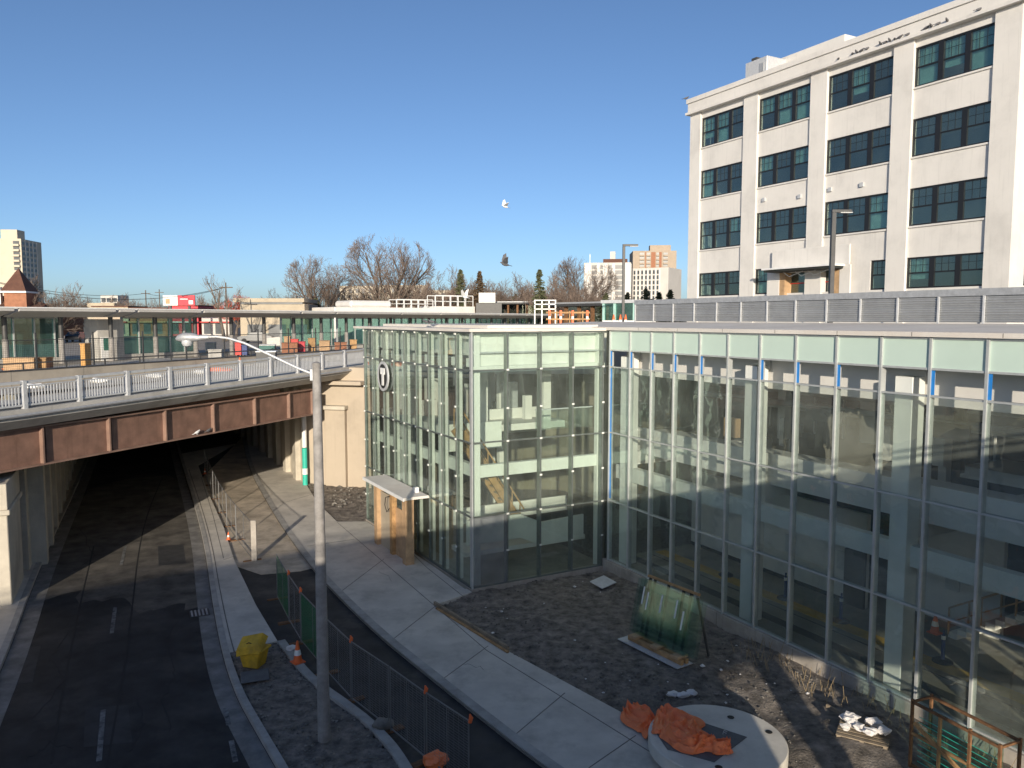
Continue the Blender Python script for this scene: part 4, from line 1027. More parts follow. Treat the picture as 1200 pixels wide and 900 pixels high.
def cx(px,y=0):
    r=sight(px,0); ox,oy=CA[0]-math.sin(CR)*y,CA[1]+math.cos(CR)*y
    dx,dy=math.cos(CR),math.sin(CR); return (r[0]*oy-r[1]*ox)/(r[1]*dx-r[0]*dy)
for (a,b) in ((cx(-60,1.6),cx(50,1.6)),(cx(127,1.6),cx(218,1.6)),(cx(320,1.6),cx(384,1.6)),(cx(388,1.6),cl-1)):
    MB().box(a,b,1.6,1.63,8.2,11.1).build('shelter_glass',M['tealglass'],t)
    MB().box(a,b,1.5,1.75,ZP,8.2).build('shelter_plinth',M['edgec'],t)
    s=MB(); k=a
    while k<=b: s.box(k-.04,k+.04,1.5,1.75,8.2,11.2); k+=1.45
    s.box(a,b,1.55,1.7,11.05,11.15); s.build('shelter_frame',M['alum'],t)
ca_=cx(97,1.2)
MB().box(ca_,ca_+2.2,1.2,2.8,ZP,11.0).build('lift_core',M['edgec'],t)
MB().box(ca_+.2,ca_+1.2,1.14,1.19,ZP,9.6).build('core_door',M['whitep'],t)
MB().box(ca_+.4,ca_+1.0,1.08,1.13,8.6,9.5).build('core_window',M['tealglass'],t)
def cp(x,y,z=Z0): return (CA[0]+math.cos(CR)*x-math.sin(CR)*y, CA[1]+math.sin(CR)*x+math.cos(CR)*y, z)
# second, darker canopy row further back (right of the pavilion roof line)
def flat_canopy(name,label,p0,p1,z,n,dep=4,cm='darkmetal',colm='rust'):
    L=math.hypot(p1[0]-p0[0],p1[1]-p0[1]); t=T(name,label,'canopy',(p0[0],p0[1],0),math.atan2(p1[1]-p0[1],p1[0]-p0[0]))
    MB().box(0,L,0,dep,z-.5,z-.2).build('canopy_roof',M[cm],t); MB().box(-.1,L+.1,-.05,dep,z-.2,z).build('roof_edge',M['galv'],t)
    for k in range(n):
        x=.4+(L-.9)*k/(n-1); MB().box(x,x+.35,.6,.95,ZP,z-.5).build('canopy_post',M[colm],t)
    MB().box(0,L,dep-.1,dep,ZP,z-.5).build('back_glazing',M['winglass'],t)
    return t
flat_canopy('station_canopy','dark flat station canopy with brick coloured posts behind pavilion roof',W(640,352,100)[:2],W(708,352,92)[:2],W(0,354,96)[2],5)
flat_canopy('station_canopy','pale edged station canopy ending at the white roof box',W(580,352,142)[:2],W(641,352,140)[:2],W(0,353,141)[2],6)
t=T('signal_gantry','pale steel gantry frame standing over the dark canopy','gantry',(*W(626,352,98)[:2],0),0)
for x in(0,.9,1.8,2.6): MB().box(x,x+.15,0,.15,ZP,13.3).build('gantry_leg',M['galvlight'],t)
for z in(12.2,12.8,13.3): MB().box(0,2.75,0,.15,z,z+.12).build('gantry_rail',M['galvlight'],t)
# teal glazed kiosk near the louvre
p=W(706,352,62); q=W(746,352,60)
t=T('glass_kiosk','small glazed kiosk with teal panes beside the grey louvred screen','kiosk',(p[0],p[1],0),math.atan2(q[1]-p[1],q[0]-p[0])); L=math.hypot(q[0]-p[0],q[1]-p[1])
MB().box(0,L,0,3,ZP,10.9).build('kiosk_base',M['whitep'],t); MB().box(-.1,L+.1,-.1,3.1,12.25,12.5).build('kiosk_roof',M['galvlight'],t)
for x in(0,L*.33,L*.9): MB().box(x,x+.2,-.02,.2,10.9,12.25).build('kiosk_post',M['curtain'],t)
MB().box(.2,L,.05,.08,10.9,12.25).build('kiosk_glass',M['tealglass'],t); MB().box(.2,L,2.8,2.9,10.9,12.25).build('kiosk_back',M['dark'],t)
# white terminal roof with railings behind the canopy
p=W(392,362,122); q=W(557,362,138)
t=T('terminal_building','low white terminal building with rows of roof railings','building',(p[0],p[1],0),math.atan2(q[1]-p[1],q[0]-p[0])); L=math.hypot(q[0]-p[0],q[1]-p[1])
MB().box(0,L,0,9,ZP,12.9).build('terminal_block',M['white'],t,bevel=.1)
MB().box(L*.12,L*.4,1,7,12.9,14.0).build('roof_step',M['white'],t,bevel=.3)
def rail_box(x0,x1,z,h):
    s=MB(); n=max(2,int((x1-x0)/1.3))
    for y in(0.3,3):
        s.box(x0,x1,y,y+.08,z+h,z+h+.12); s.box(x0,x1,y,y+.06,z+h*.5,z+h*.5+.06)
        for k in range(n+1): x=x0+(x1-x0)*k/n; s.box(x-.06,x+.06,y,y+.08,z,z+h)
    s.build('roof_railing',M['whitep'],t)
rail_box(L*.42,L*.68,12.9,1.3); rail_box(L*.70,L*.99,13.1,1.9); MB().box(L*.69,L,.1,5,12.9,13.2).build('roof_step',M['white'],t)
p=W(561,350,136); MB().box(-.5,4,.3,4,ZP,W(0,355,136)[2]).build('dark_shed',M['darkmetal'],label='dark lower shed carrying the white hut beside the roof railings',cat='shed').location=(p[0],p[1],0); o=MB().box(0,2.9,0,3,W(0,355,136)[2]+.01,W(0,343,136)[2]).build('roof_box',M['white'],label='plain white box hut beside the roof railings',cat='hut',bevel=.03); o.location=(p[0],p[1],0)
# site clutter on the plaza: crates, boxes, barrels
def crate(px,py_b,py_t,wpx,Y,m,name,label,cat,dep=1.2,parts=None,grp=None):
    a=W(px,py_b,Y); w_=wpx/F*Y; h=(py_b-py_t)/F*Y
    t=T(name,label,cat,(a[0],a[1],Z0),R(12),grp)
    MB().box(0,w_,0,dep,0.08,h).build('crate_body',M[m],t,bevel=.02)
    MB().box(-.03,w_+.03,-.03,dep+.03,h,h+.06).build('crate_lid',M[parts or m],t)
    for x in(.05,w_-.15): MB().box(x,x+.1,-.01,dep,0,.08).build('crate_skid',M['woodg'],t)
    return t
crate(4,438,421,33,46,'ply','wooden_crate','long low wooden crate at the edge of the plaza','crate')
crate(39,436,420,14,47,'wood','wooden_crate','shorter darker wooden crate beside the long one','crate')
crate(95,433,404,5,50,'binorange','storage_drum','orange upright plastic bin beside the shelter core','bin')
crate(244,421,405,15,56,'edgec','concrete_block','pale concrete block near the lamp head','block')
crate(333,405,384,7,70,'ply','wooden_crate','narrow plywood crate by the red boxes','crate')
crate(330,408,392,18,66,'brick','panel_stack','brown stack of panels behind the mesh fence','stack')
crate(361,403,384,9,70,'wood','wooden_crate','upright timber crate under the canopy','crate')
crate(374,404,388,12,70,'ply','wooden_crate','plywood crate with open side under the canopy','crate')
crate(392,404,390,14,70,'brick','panel_stack','rust brown panel stack by the canopy end','stack')
crate(410,402,386,8,72,'wood','wooden_crate','yellowish crate close to the pavilion roof corner','crate')
crate(275,398,383,7,68,'red','ticket_machine','bright red ticket machine on the plaza','machine')
crate(341,405,386,8,68,'red','ticket_machine','red machine with dark red neighbour on the plaza','machine')
crate(350,404,388,7,68,'redb','ticket_machine','dark red box machine touching the red one','machine')
crate(283,400,388,6,68,'navy','mail_box','small purple-blue box beside the red machine','box')
crate(303,402,384,18,60,'tealbox','portable_toilet','dark teal portable toilet with pale roof','toilet',parts='whitep')
crate(300,421,401,22,50,'darkmetal','utility_cabinet','dark utility cabinet with white top behind the railing','cabinet',parts='whitep')
crate(240,392,381,10,75,'edgec','information_post','pale box post with dark screen on plaza','post')
x,y,_=W(281,420,50); cone((x,y,Z0),'orange traffic cone behind the bridge railing near the cabinet','orange',1.1)
rn=random.Random(2)
for k,(a,b) in enumerate(((20,437),(60,436),(100,434),(135,431),(180,426),(205,425),(258,420),(148,424))):
    x,y,_=W(a,b,48); lump((x,y,Z0+.1),(.8,.4,.14),M['orange'],'sand_bag','orange sandbag pile dropped along the far fence foot','sandbag',seed=k,sub=2,amp=.5,grp='orange sandbags along the fence')
for k,(a,b) in enumerate(((74,443),(125,443),(145,440),(250,425))):
    x,y=bw(5+k*3.5,4.6)[:2]; lump((x,y,Z0+.1),(.45,.3,.13),M['whitep'],'white_bag','white bag lying between barrier wall and bridge railing','bag',seed=k+9,sub=2,amp=.5,grp='white bags behind the bridge railing')
# roof-edge work barrier behind the pavilion
for k,a in enumerate((644,657,671,688)):
    p=W(a,384,47+k*.2); t=T('delineator_post','orange and white delineator post at the roof edge barrier','barrier post',(p[0],p[1],10.55),0,'orange delineator posts at the roof barrier')
    MB().box(-.07,.07,-.07,.07,0,.45).build('lower_post',M['orange'],t); MB().box(-.07,.07,-.07,.07,.45,.62).build('white_band',M['whitep'],t); MB().box(-.07,.07,-.07,.07,.62,.98).build('upper_post',M['orange'],t)
p,q=W(640,378,47.6),W(690,378,48.2); t=T('timber_barrier','bare timber guard rail standing on the pavilion roof','barrier',(p[0],p[1],10.6),0)
L=q[0]-p[0]
for z in(.35,.75): MB().box(0,L,0,.05,z,z+.1).build('barrier_board',M['wood'],t)
for x in(.6,1.4,2.2): MB().box(x,x+.08,.05,.13,0,.9).build('barrier_upright',M['wood'],t)
for k,a in enumerate((719,727,733)):
    p=W(a,385,46); cone((p[0],p[1],10.5),['orange barrel cone by the foot of the dark lamp post','orange cone just beside the lamp post','orange cone between lamp post and kiosk'][k],'orange',1.1)
# plateau under those: the roof deck they stand on
MB().prism([(-1,46),(12,46),(12,62),(-1,62)],ZP,10.5).build('roof_deck',M['roofm'],label='pale flat roof deck behind the glass pavilion carrying orange posts',cat='roof',bevel=.02)
# dark modern lamp posts
def mlamp(p,h,arm,lab,r=.08):
    t=T('lamp_post',lab,'lamp post',(p[0],p[1],p[2]),0,'dark square lamp posts')
    MB().box(-r,r,-r,r,0,h).build('post',M['darkmetal'],t,bevel=.01); MB().box(-r,arm,-r*.8,r*.8,h,h+.12).build('arm',M['darkmetal'],t,bevel=.01)
    MB().box(arm-.5,arm,-.12,.12,h-.02,h).build('lamp_panel',M['whitep'],t)
p=W(730,384,47); mlamp((p[0],p[1],10.5),15.35-10.5,.85,'dark square lamp post rising beside the glass kiosk')
p=W(974,339,33); mlamp((p[0],p[1],ZP),15.45-ZP,.75,'dark lamp post in front of the white building',.09)
# vehicles
def car(p,rz,m,label,L=4.5):
    t=T('parked_car',label,'car',p,rz)
    prof=[(-2.2,.35),(-2.22,.8),(-1.9,.95),(-1.1,1.02),(-.55,1.42),(.9,1.45),(1.6,1.05),(2.15,.95),(2.25,.6),(2.2,.35)]
    s=MB(); n=len(prof); v=[]
    for y,k in((-.85,1),(-.75,1.0),(.75,1.0),(.85,1)):
        for x,z in prof: v.append((x,y*(1 if z<1.1 else .86),z))
    f=[tuple(range(n)),tuple(range(4*n-1,3*n-1,-1))]+[(r*n+i,r*n+(i+1)%n,(r+1)*n+(i+1)%n,(r+1)*n+i) for r in range(3) for i in range(n)]
    s.add(v,f); s.build('body',M[m],t,True)
    s=MB(); s.box(-1.0,1.45,-.755,.755,1.04,1.34); s.build('window_band',M['winglass'],t)
    for x in(-1.4,1.4):
        for y in(-.84,.84): MB().tube([(x,y-.1,.33),(x,y+.1,.33)],.33,16).build('wheel',M['blackp'],t,True)
    for y in(-.6,.6): MB().box(-2.27,-2.2,y-.15,y+.15,.65,.78).build('headlight',M['whitep'],t)
    return t
p=W(89,388,110); car((p[0],p[1],Z0),R(-75),'carblack','black car with pale headlights seen under the canopy beside bare tree')
p=W(300,383,105); car((p[0],p[1],Z0),R(5),'cargrey','dark grey car parked before the low beige building')
# the ramp (white) beside it
p=W(310,388,95); o=MB().add([(0,0,0),(14,2,0),(14,2.4,2.2),(0,.4,.9),(0,3,0),(14,5,0),(14,5,2.2),(0,3,.9)],[(0,1,2,3),(4,7,6,5),(0,3,7,4),(1,5,6,2),(3,2,6,7),(0,4,5,1)]).build('concrete_ramp',M['roofm'],label='pale concrete ramp rising in front of the beige building',cat='ramp'); o.location=(p[0],p[1],Z0)
# ================= BACKGROUND BUILDINGS =================
def tower(name,label,p,rz,w,d,z1,m,stripes,balc=0,roof=None,fl=3.0,z0=ZP,sidestripes=None,base=0):
    t=T(name,label,'apartment building',(p[0],p[1],0),rz)
    MB().box(0,w,0,d,z0,z1).build('wall',M[m],t)
    nfl=int((z1-z0-1)/fl)
    for (a,b,kind) in stripes:
        if kind=='panel': MB().box(a,b,-.35,-.01,z0,z1-.6).build('facade_strip',M['white'],t); continue
        if kind=='brick': MB().box(a,b,-.2,-.01,z0,z1-1).build('brick_strip',M['brick'],t); continue
        nw=0
        for k in range(nfl):
            z=z1-1.2-fl*(k+1)+.9
            if z<z0: break
            MB().box(a,b,-.06,-.01,z-.3,z+1.9).build('window',M['towerwin'],t)
            if kind=='balc': q=MB(); q.box(a-.1,b+.1,-1.2,-.02,z-.9,z-.7); q.box(a-.1,b+.1,-1.2,-1.1,z-.7,z+.2); q.build('balcony',M[m],t)
    for (a,b) in (sidestripes or []):
        for k in range(min(nfl,8)):
            z=z1-1.2-fl*(k+1)+.9
            if z>z0: MB().box(w+.01,w+.06,a,b,z,z+1.6).build('window',M['towerwin'],t)
        MB().box(w+.01,w+.3,b+.4,b+.9,z0,z1-.5).build('facade_strip',M['white'],t)
    if roof:
        for (a,b,c,e,h) in roof: MB().box(a,b,c,e,z1,z1+h).build('roof_house',M[m],t)
    return t
# white slab tower (px 685-775)
Y=450; p=W(684,352,Y); k=Y/F
t=tower('apartment_tower','white slab apartment tower with dark window strips behind bare trees',p,R(-8),54*k,26,W(0,308,Y)[2],'towerw',
 [(9*k,15*k,'win'),(19*k,22*k,'win'),(28*k,32*k,'win'),(36*k,44*k,'win'),(1*k,8*k,'panel'),(15*k,18*k,'panel'),(22*k,27*k,'panel'),(32.5*k,35.5*k,'panel'),(45*k,53*k,'panel')],
 roof=[(30*k,36*k,3,11,6.5)],sidestripes=[(1+4*i,2.6+4*i) for i in range(4)])
MB().box(22*k,50*k,2,12,W(0,308,Y)[2]+.01,W(0,303.5,Y)[2]).build('brown_penthouse',M['roofbrown'],t)
s=MB()
for x in(2,10): s.tube([(x*1.6,5,W(0,308,Y)[2]),(x*1.6,5,W(0,297,Y)[2])],.25,6)
s.build('antenna_masts',M['whitep'],t)
t2=tower('apartment_tower','lower white wing with narrow dark strips beside the slab tower',W(741,352,Y+12),R(-30),34*k*1.3,24,W(0,313,Y)[2],'towerw',[( (1+4*i)*k*1.2,(3+4*i)*k*1.2,'win') for i in range(7)]+[((3.2+4*i)*k*1.2,(4*i+4.6)*k*1.2,'panel') for i in range(7)])
Y=600; k=Y/F; p=W(741,352,Y)
tower('apartment_tower','tall beige apartment tower with brick red strips behind the white one',p,R(-4),50*k,32,W(0,294,Y)[2],'towerb',
 [(8*k,13*k,'balc'),(14*k,15*k,'brick'),(16*k,20*k,'balc'),(21*k,26*k,'brick'),(27*k,30*k,'balc'),(30.3*k,33*k,'brick'),(35*k,40*k,'balc')],roof=[(20*k,44*k,3,12,4.5)],sidestripes=[(1+5*i,3+5*i) for i in range(3)])
# cream tower far left
Y=420; k=Y/F; p=W(-40,352,Y)
t=tower('apartment_tower','cream high rise with stacked balconies beside the brown turret','' or p,R(6),64*k,22,W(0,279,Y)[2],'towercream',[(55*k,62*k,'balc'),(1,3,'win')],roof=[(40*k,58*k,2,10,5)],sidestripes=[(1+4*i,3.6+4*i) for i in range(4)],fl=2.8)
# turret house
Y=100; k=Y/F; p=W(5,352,Y)
t=T('turret_house','brick house with steep brown turret roof in front of cream high rise','house',(p[0],p[1],0),R(8))
MB().box(0,24*k,0,3,ZP,W(0,342,Y)[2]).build('turret_wall',M['brick'],t)
MB().box(-1,25*k,-.3,3.3,W(0,343,Y)[2],W(0,341,Y)[2]).build('eaves',M['whitep'],t)
zb=W(0,341,Y)[2]; zt=W(0,313,Y)[2]; s=MB(); s.add([(-.3,-.3,zb),(25*k,-.3,zb),(25*k,3.3,zb),(-.3,3.3,zb),(11*k,1.5,zt)],[(0,1,4),(1,2,4),(2,3,4),(3,0,4),(3,2,1,0)]); s.build('turret_roof',M['roofbrown'],t)
s=MB(); z2=W(0,346,Y)[2]; s.add([(-9,-1,ZP),(4.5,-1,ZP),(4.5,6,ZP),(-9,6,ZP),(-9,-1,z2-1.2),(4.5,-1,z2-2),(4.5,6,z2-2),(-9,6,z2-1.2),(-9,2.5,z2+1.5),(4,2.5,z2-1)],[(0,1,5,4),(1,2,6,5),(2,3,7,6),(3,0,4,7),(4,5,9,8),(7,8,9,6),(4,8,7),(5,6,9)]); s.build('house_block',M['roofbrown'],t)
MB().box(-1.6,-.9,1,1.6,ZP,W(0,336,Y)[2]).build('chimney',M['whitep'],t)
# slab on the horizon
Y=420; k=Y/F; p=W(118,352,Y); tower('office_block','small pale block with dark facade far behind the canopy',p,0,20*k,12,W(0,346,Y)[2],'towerw',[(1*k,6*k,'win'),(7*k,12*k,'win'),(13*k,19*k,'win')])
p=W(102,358,200); MB().prism([(0,0),(7,0),(7,5),(0,5)],ZP,W(0,355,200)[2]).build('low_shop',M['beige'],label='low pale shop roof behind the far canopy edge',cat='building').location=(p[0],p[1],0)
# beige low building with dark band
Y=125; k=Y/F; p=W(281,352,Y)
t=T('low_commercial_building','low beige commercial building with dark window band behind canopy','building',(p[0],p[1],0),R(4))
MB().box(0,74*k,0,12,ZP,W(0,356,Y)[2]).build('wall',M['beige'],t); MB().box(-1,74*k,-.2,12,W(0,354,Y)[2],W(0,349.5,Y)[2]).build('parapet',M['beige'],t)
MB().box(0,72*k,-.1,.0-.01,W(0,356.5,Y)[2],W(0,354,Y)[2]).build('window_band',M['towerwin'],t)
for a in(2,8,14): MB().box(a*k*4,a*k*4+.7*4,-.08,-.01,ZP+.2,ZP+2.4).build('shop_window',M['towerwin'],t)
MB().box(60*k,62*k,2,3,W(0,349,Y)[2],W(0,346,Y)[2]).build('roof_vent',M['darkmetal'],t)
# beige apartments behind the trees
for a,b,yt,lab in((398,440,335,'pale beige apartment block behind the biggest bare tree'),(445,500,334,'second beige apartment block behind the biggest bare tree'),(502,560,340,'lower beige block behind the rounded bare tree')):
    Y=380; k=Y/F; p=W(a,352,Y); w_=(b-a)*k
    tower('apartment_block',lab,p,R(3),w_,12,W(0,yt,Y)[2],'towercream',[(w_*(.08+.18*i),w_*(.16+.18*i),'win') for i in range(5)])
# shops and houses seen through the glass behind the canopy
rn=random.Random(31)
for i,(a,b,yt,m) in enumerate(((-30,28,366,'brick'),(30,70,370,'roofbrown'),(108,150,367,'beige'),(152,196,369,'brick'),(198,232,366,'redb'),(236,270,370,'towerw'),(430,470,368,'beige'),(480,560,366,'towerw'))):
    Y=150; k=Y/F; p=W(a,366,Y); w_=(b-a)*k; zt=W(0,yt,Y)[2]+1.2
    t=T('shop_house',['red brick shop row end behind the first shelter','brown roofed shop behind the first shelter','beige shop beyond the black car','brick shop beyond the second shelter','bright red fronted shop past the billboard','small white shop beneath the crooked tree','beige shop behind the tall bare tree','long white shop behind the rounded tree'][i],'shop',(p[0],p[1],0),0)
    MB().box(0,w_,0,8,ZP,zt).build('wall',M[m],t)
    s=MB()
    for j in range(int(w_/2.2)): s.box(.4+2.2*j,1.8+2.2*j,-.05,-.01,ZP+.4,ZP+2.4)
    s.build('shop_windows',M['towerwin'],t); MB().box(0,w_,-1,-.01,ZP+2.6,ZP+2.8).build('awning',M[rn.choice(['red','whitep','tealbox','ply'])],t)
    MB().box(-.1,w_+.1,-.2,8,zt,zt+.2).build('roof',M['roofbrown'],t)
# billboard
Y=140; k=Y/F; p=W(191,352,Y)
t=T('billboard','twin roadside billboard, one half white and one half red','billboard',(p[0],p[1],0),0)
MB().box(0,17*k,0,.3,W(0,358,Y)[2],W(0,346,Y)[2]).build('white_poster',M['whitep'],t); MB().box(17.3*k,37*k,0,.3,W(0,358,Y)[2],W(0,346,Y)[2]).build('red_poster',M['redb'],t)
MB().box(3*k,8*k,-.05,-.005,W(0,356,Y)[2],W(0,350,Y)[2]).build('poster_picture',M['ply'],t); MB().box(30*k,35*k,-.05,-.005,W(0,356.5,Y)[2],W(0,352,Y)[2]).build('poster_picture',M['whitep'],t)
MB().box(20*k,29*k,-.05,-.005,W(0,351,Y)[2],W(0,350,Y)[2]).build('poster_text_line',M['whitep'],t)
for a in(6,28): MB().box(a*k,a*k+.4,.3,.6,ZP,W(0,357,Y)[2]).build('billboard_post',M['darkmetal'],t)
# utility poles and wires
UP=[]
for i,(a,yt) in enumerate(((171,340),(187,339),(265,331),(-20,320))):
    Y=[170,180,115,100][i]; p=W(a,352,Y); zt=W(0,yt,Y)[2]; t=T('utility_pole',['thin timber utility pole left of the billboard','timber utility pole with cross arm touching the billboard','utility pole next to the crooked bare tree','utility pole carrying wires beside the turret house'][i].replace('left of','just before'),'utility pole',(p[0],p[1],ZP),0)
    MB().tube([(0,0,0),(0,0,zt-ZP)],[.16,.1],6).build('pole',M['bark'],t); MB().box(-1,1,-.05,.05,zt-ZP-.8,zt-ZP-.65).build('cross_arm',M['bark'],t); UP.append((p[0],p[1],zt-.7))
for i,(a,b,sag) in enumerate(((3,0,1.2),(0,2,1.0),(3,2,2.2))):
    A_,B_=Vector(UP[a]),Vector(UP[b]); pts=[A_.lerp(B_,k/16)-Vector((0,0,sag*4*(k/16)*(1-k/16))) for k in range(17)]
    MB().tube(pts,.035,4).build('overhead_wire',M['blackp'],label=['sagging overhead wire from turret house to thin pole','overhead wire passing behind the billboard','long low overhead wire crossing the open sky'][i],cat='wire')
# ================= TREES =================
def rot(v,ax,a): return Matrix.Rotation(a,3,ax)@v
def make_tree(name,h,seed,rw=.4,limbs=6,levels=5,lean=0.,m='twig',tw=.03,base=.16,dens=1.,fork=.3,cz=.6,rz=.41):
    """vase shaped deciduous crown kept inside a rounded outline; rw,cz,rz are fractions of the height"""
    rn=random.Random(seed); tr=MB(); cr=MB(); CZ=h*cz; RW=h*rw; RZ=h*rz
    def inside(p): return (p.x/RW)**2+(p.y/RW)**2+((p.z-CZ)/RZ)**2
    def branch(p,d,L,r,lv):
        n=4 if lv==1 else 3 if lv<3 else 2; pts=[p]; q=p.copy(); dd=d.copy()
        for i in range(n):
            dd=(dd+Vector((rn.gauss(0,.12),rn.gauss(0,.12),rn.gauss(.05,.06)))).normalized()
            e=q+dd*(L/n)
            if inside(e)>1*(1+rn.uniform(-.1,.12)) and e.z>CZ*.5 and lv>0:
                if i==0 and lv>1: return
                break
            q=e; pts.append(q.copy())
        n=len(pts)-1
        if n<1: return
        r1=max(r*(.45 if lv==1 else .6),tw*.4)
        (tr if lv<2 else cr).tube(pts,[r+(r1-r)*i/n for i in range(n+1)],7 if lv<1 else(5 if lv<2 else 3),cap=False)
        if lv>=levels: return
        if lv==0:
            for k in range(limbs):
                az=6.283*k/limbs+rn.uniform(-.4,.4); an=fork*rn.uniform(.45,1.5)
                branch(pts[-1]-Vector((0,0,rn.uniform(0,L*.35))),Vector((math.sin(an)*math.cos(az),math.sin(an)*math.sin(az),math.cos(an))),h*rn.uniform(.5,.66),r*rn.uniform(.45,.6),1)
            return
        k=int({1:9,2:5,3:4,4:4}[lv]*dens+rn.random())
        for i in range(k):
            f=.18+.82*(i+.6)/k if i<k-1 else 1
            g=f*n; j=min(int(g),n-1); st_=pts[j].lerp(pts[j+1],min(1,g-j)); 
            tn=(pts[j+1]-pts[j]).normalized()
            ax=Vector((rn.gauss(0,1),rn.gauss(0,1),rn.gauss(0,.5))); ax=ax-tn*ax.dot(tn); ax.normalize()
            nd=rot(tn,ax,rn.uniform(.4,.9)); nd.z+=.12; nd.normalize()
            branch(st_,nd,L*{1:.42,2:.55,3:.55,4:.55}[lv]*rn.uniform(.7,1.2),max(r*(1-.5*f)*.5,tw*.4),lv+1)
    branch(Vector((0,0,0)),Vector((lean,0,1)).normalized(),h*base,h*.022+.05,0)
    f=h/max(v[2] for v in cr.v)
    for b in(tr,cr): b.v=[(x*f,y*f,z*f) for x,y,z in b.v]
    t=T(name,'x','tree'); tr.build('trunk',M['bark'],t,fix=False); cr.build('crown',M[m],t,fix=False); return t
def make_conifer(h,seed,w=.2,m='needle'):
    rn=random.Random(seed); t=T('conifer_tree','x','tree'); MB().tube([(0,0,0),(0,0,h)],[h*.018,.03],6).build('trunk',M['bark'],t)
    s=MB(); n=int(h*26)
    for k in range(n):
        z=h*(.1+.9*k/n); L=w*h*(1-z/h)**.8*rn.uniform(.5,1.15)+.15; a=rn.uniform(0,6.28); c_,s_=math.cos(a),math.sin(a)
        p=Vector((0,0,z)); e=Vector((c_*L,s_*L,z-L*.25)); s.bar(p,e,.05)
        for j in range(7):
            f=rn.uniform(.25,1); q=p.lerp(e,f); r_=.18+.25*rn.random()
            u=Vector((rn.gauss(0,1),rn.gauss(0,1),rn.gauss(0,.4))).normalized()*r_; v=Vector((rn.gauss(0,1),rn.gauss(0,1),rn.gauss(0,.6))).normalized()*r_*.5
            s.add([q-u,q+v,q+u,q-v],[(0,1,2,3)])
    s.build('crown',M[m],t,fix=False); return t
def put(t,px,Y,label,ytop=None,h0=1,rz=0,first=False,grp='trees beyond the station'):
    p=W(px,360,Y)
    sc=1
    if ytop is not None: sc=(W(px,ytop,Y)[2]-ZP)/h0
    o=t if first else dup(t)
    o.location=(p[0],p[1],ZP); o.rotation_euler=(0,0,rz); o.scale=(sc,sc,sc); o['label']=label; o['group']=grp; return o
tA=make_tree('bare_tree',16,3,.45,7,5,tw=.04,base=.2,fork=.55)
put(tA,455,152,'largest bare tree, tall multi limbed crown above the terminal roof',272,16,.4,True)
put(tA,376,146,'wide bare tree with leaning limbs before the low beige building',298,16,2.1)
put(tA,683,170,'tall thin bare tree touching the white slab tower',299,16,1.1)
tB=make_tree('bushy_bare_tree',12,11,.55,9,5,tw=.045,base=.1,fork=.75,cz=.55,rz=.46)
put(tB,520,150,'rounded dense bare tree between the biggest tree and the brown conifer',308,12,.3,True)
put(tB,58,105,'bushy bare tree beside the turret house',320,12,2.0)
put(tB,648,135,'brownish dense bare tree behind the dark station canopy',322,12,4)
put(tB,665,140,'brownish bare tree in front of the thin tall one',326,12,1)
put(tB,588,150,'small greyish bare tree next to the brown conifer',318,12,5)
put(tB,614,150,'low bare tree among the conifers',332,12,.8)
put(tB,160,190,'reddish bare tree beyond the thin poles',342,12,2.6)
put(tB,410,155,'low twiggy bare tree between the two big bare trees',322,12,3.3)
put(tB,700,160,'brown bare tree at the foot of the slab tower',335,12,2.2)
put(tB,345,150,'scrubby bare tree behind the low beige building end',330,12,5.4)
put(tB,548,155,'dark scrubby bare tree leaning on the conifer',320,12,1.4)
put(tB,575,160,'faint bare tree beyond the white hut',330,12,2.4)
put(tB,225,185,'grey bare tree behind the billboard',345,12,.2)
tC=make_tree('crooked_tree',10,23,.42,3,4,lean=-.35,base=.45,fork=.9,dens=.9,cz=.68,rz=.34)
put(tC,262,112,'crooked bare tree with bent trunk right above the bridge cabinet'.replace('right ',''),318,10,0,True)
tD=make_tree('red_tree',5,31,.5,7,4,m='twigred',tw=.05,base=.3,fork=.6)
put(tD,276,150,'small bright red leafed tree at the beige building corner',343,5,0,True)
rn=random.Random(77)
for a,yt,Y,lab in ((603,326,152,'brown bare tree filling the gap after the white hut'),(622,330,158,'bare tree partly behind the narrow dark conifer'),(640,318,165,'taller brown bare tree over the gantry frame'),(658,330,150,'bare tree over the brick coloured canopy posts'),(675,334,156,'bare tree just before the slab tower'),(560,326,160,'twiggy bare tree behind the pointed brown conifer'),(500,322,158,'bare tree at the shoulder of the biggest tree'),(718,338,170,'bare tree behind the dark lamp post'),(440,318,160,'bare tree half hidden within the biggest tree')):
    put(tB,a,Y,lab,yt,12,a*.37)
for k in range(9):
    put(tB,[85,100,140,205,240,300,320,340,625][k],210+10*k%40,'hazy low bare tree on the far skyline',rn.uniform(343,350),12,k,grp='hazy bare trees on the far skyline')
c1_=make_conifer(13,5,.27,'needleb'); put(c1_,562,148,'pointed brown conifer next to the rounded bare tree',318,13,0,True)
c2_=make_conifer(13,6,.22,'needle'); put(c2_,632,128,'narrow dark conifer standing alone above the station canopy',316,13,0,True)
put(c2_,540,149,'dark conifer with drooping tiers behind the roof railings',316,13,2)
c3_=make_conifer(9,8,.5,'needle'); 
for a,yt,Y,lab in((757,338,95,'broad dark evergreen by the louvred screen end'),(785,340,100,'broad dark evergreen close to the white building'),(735,343,110,'evergreen behind the dark lamp post'),(604,345,150,'low evergreen bush beneath the conifers'),(370,350,140,'round green bush at the foot of the wide bare tree'),(772,343,98,'evergreen between the two broad dark ones'),(710,344,112,'low evergreen at the foot of the slab tower')):
    put(c3_,a,Y,lab,yt,9,a,first=(a==757),grp='broad evergreens')
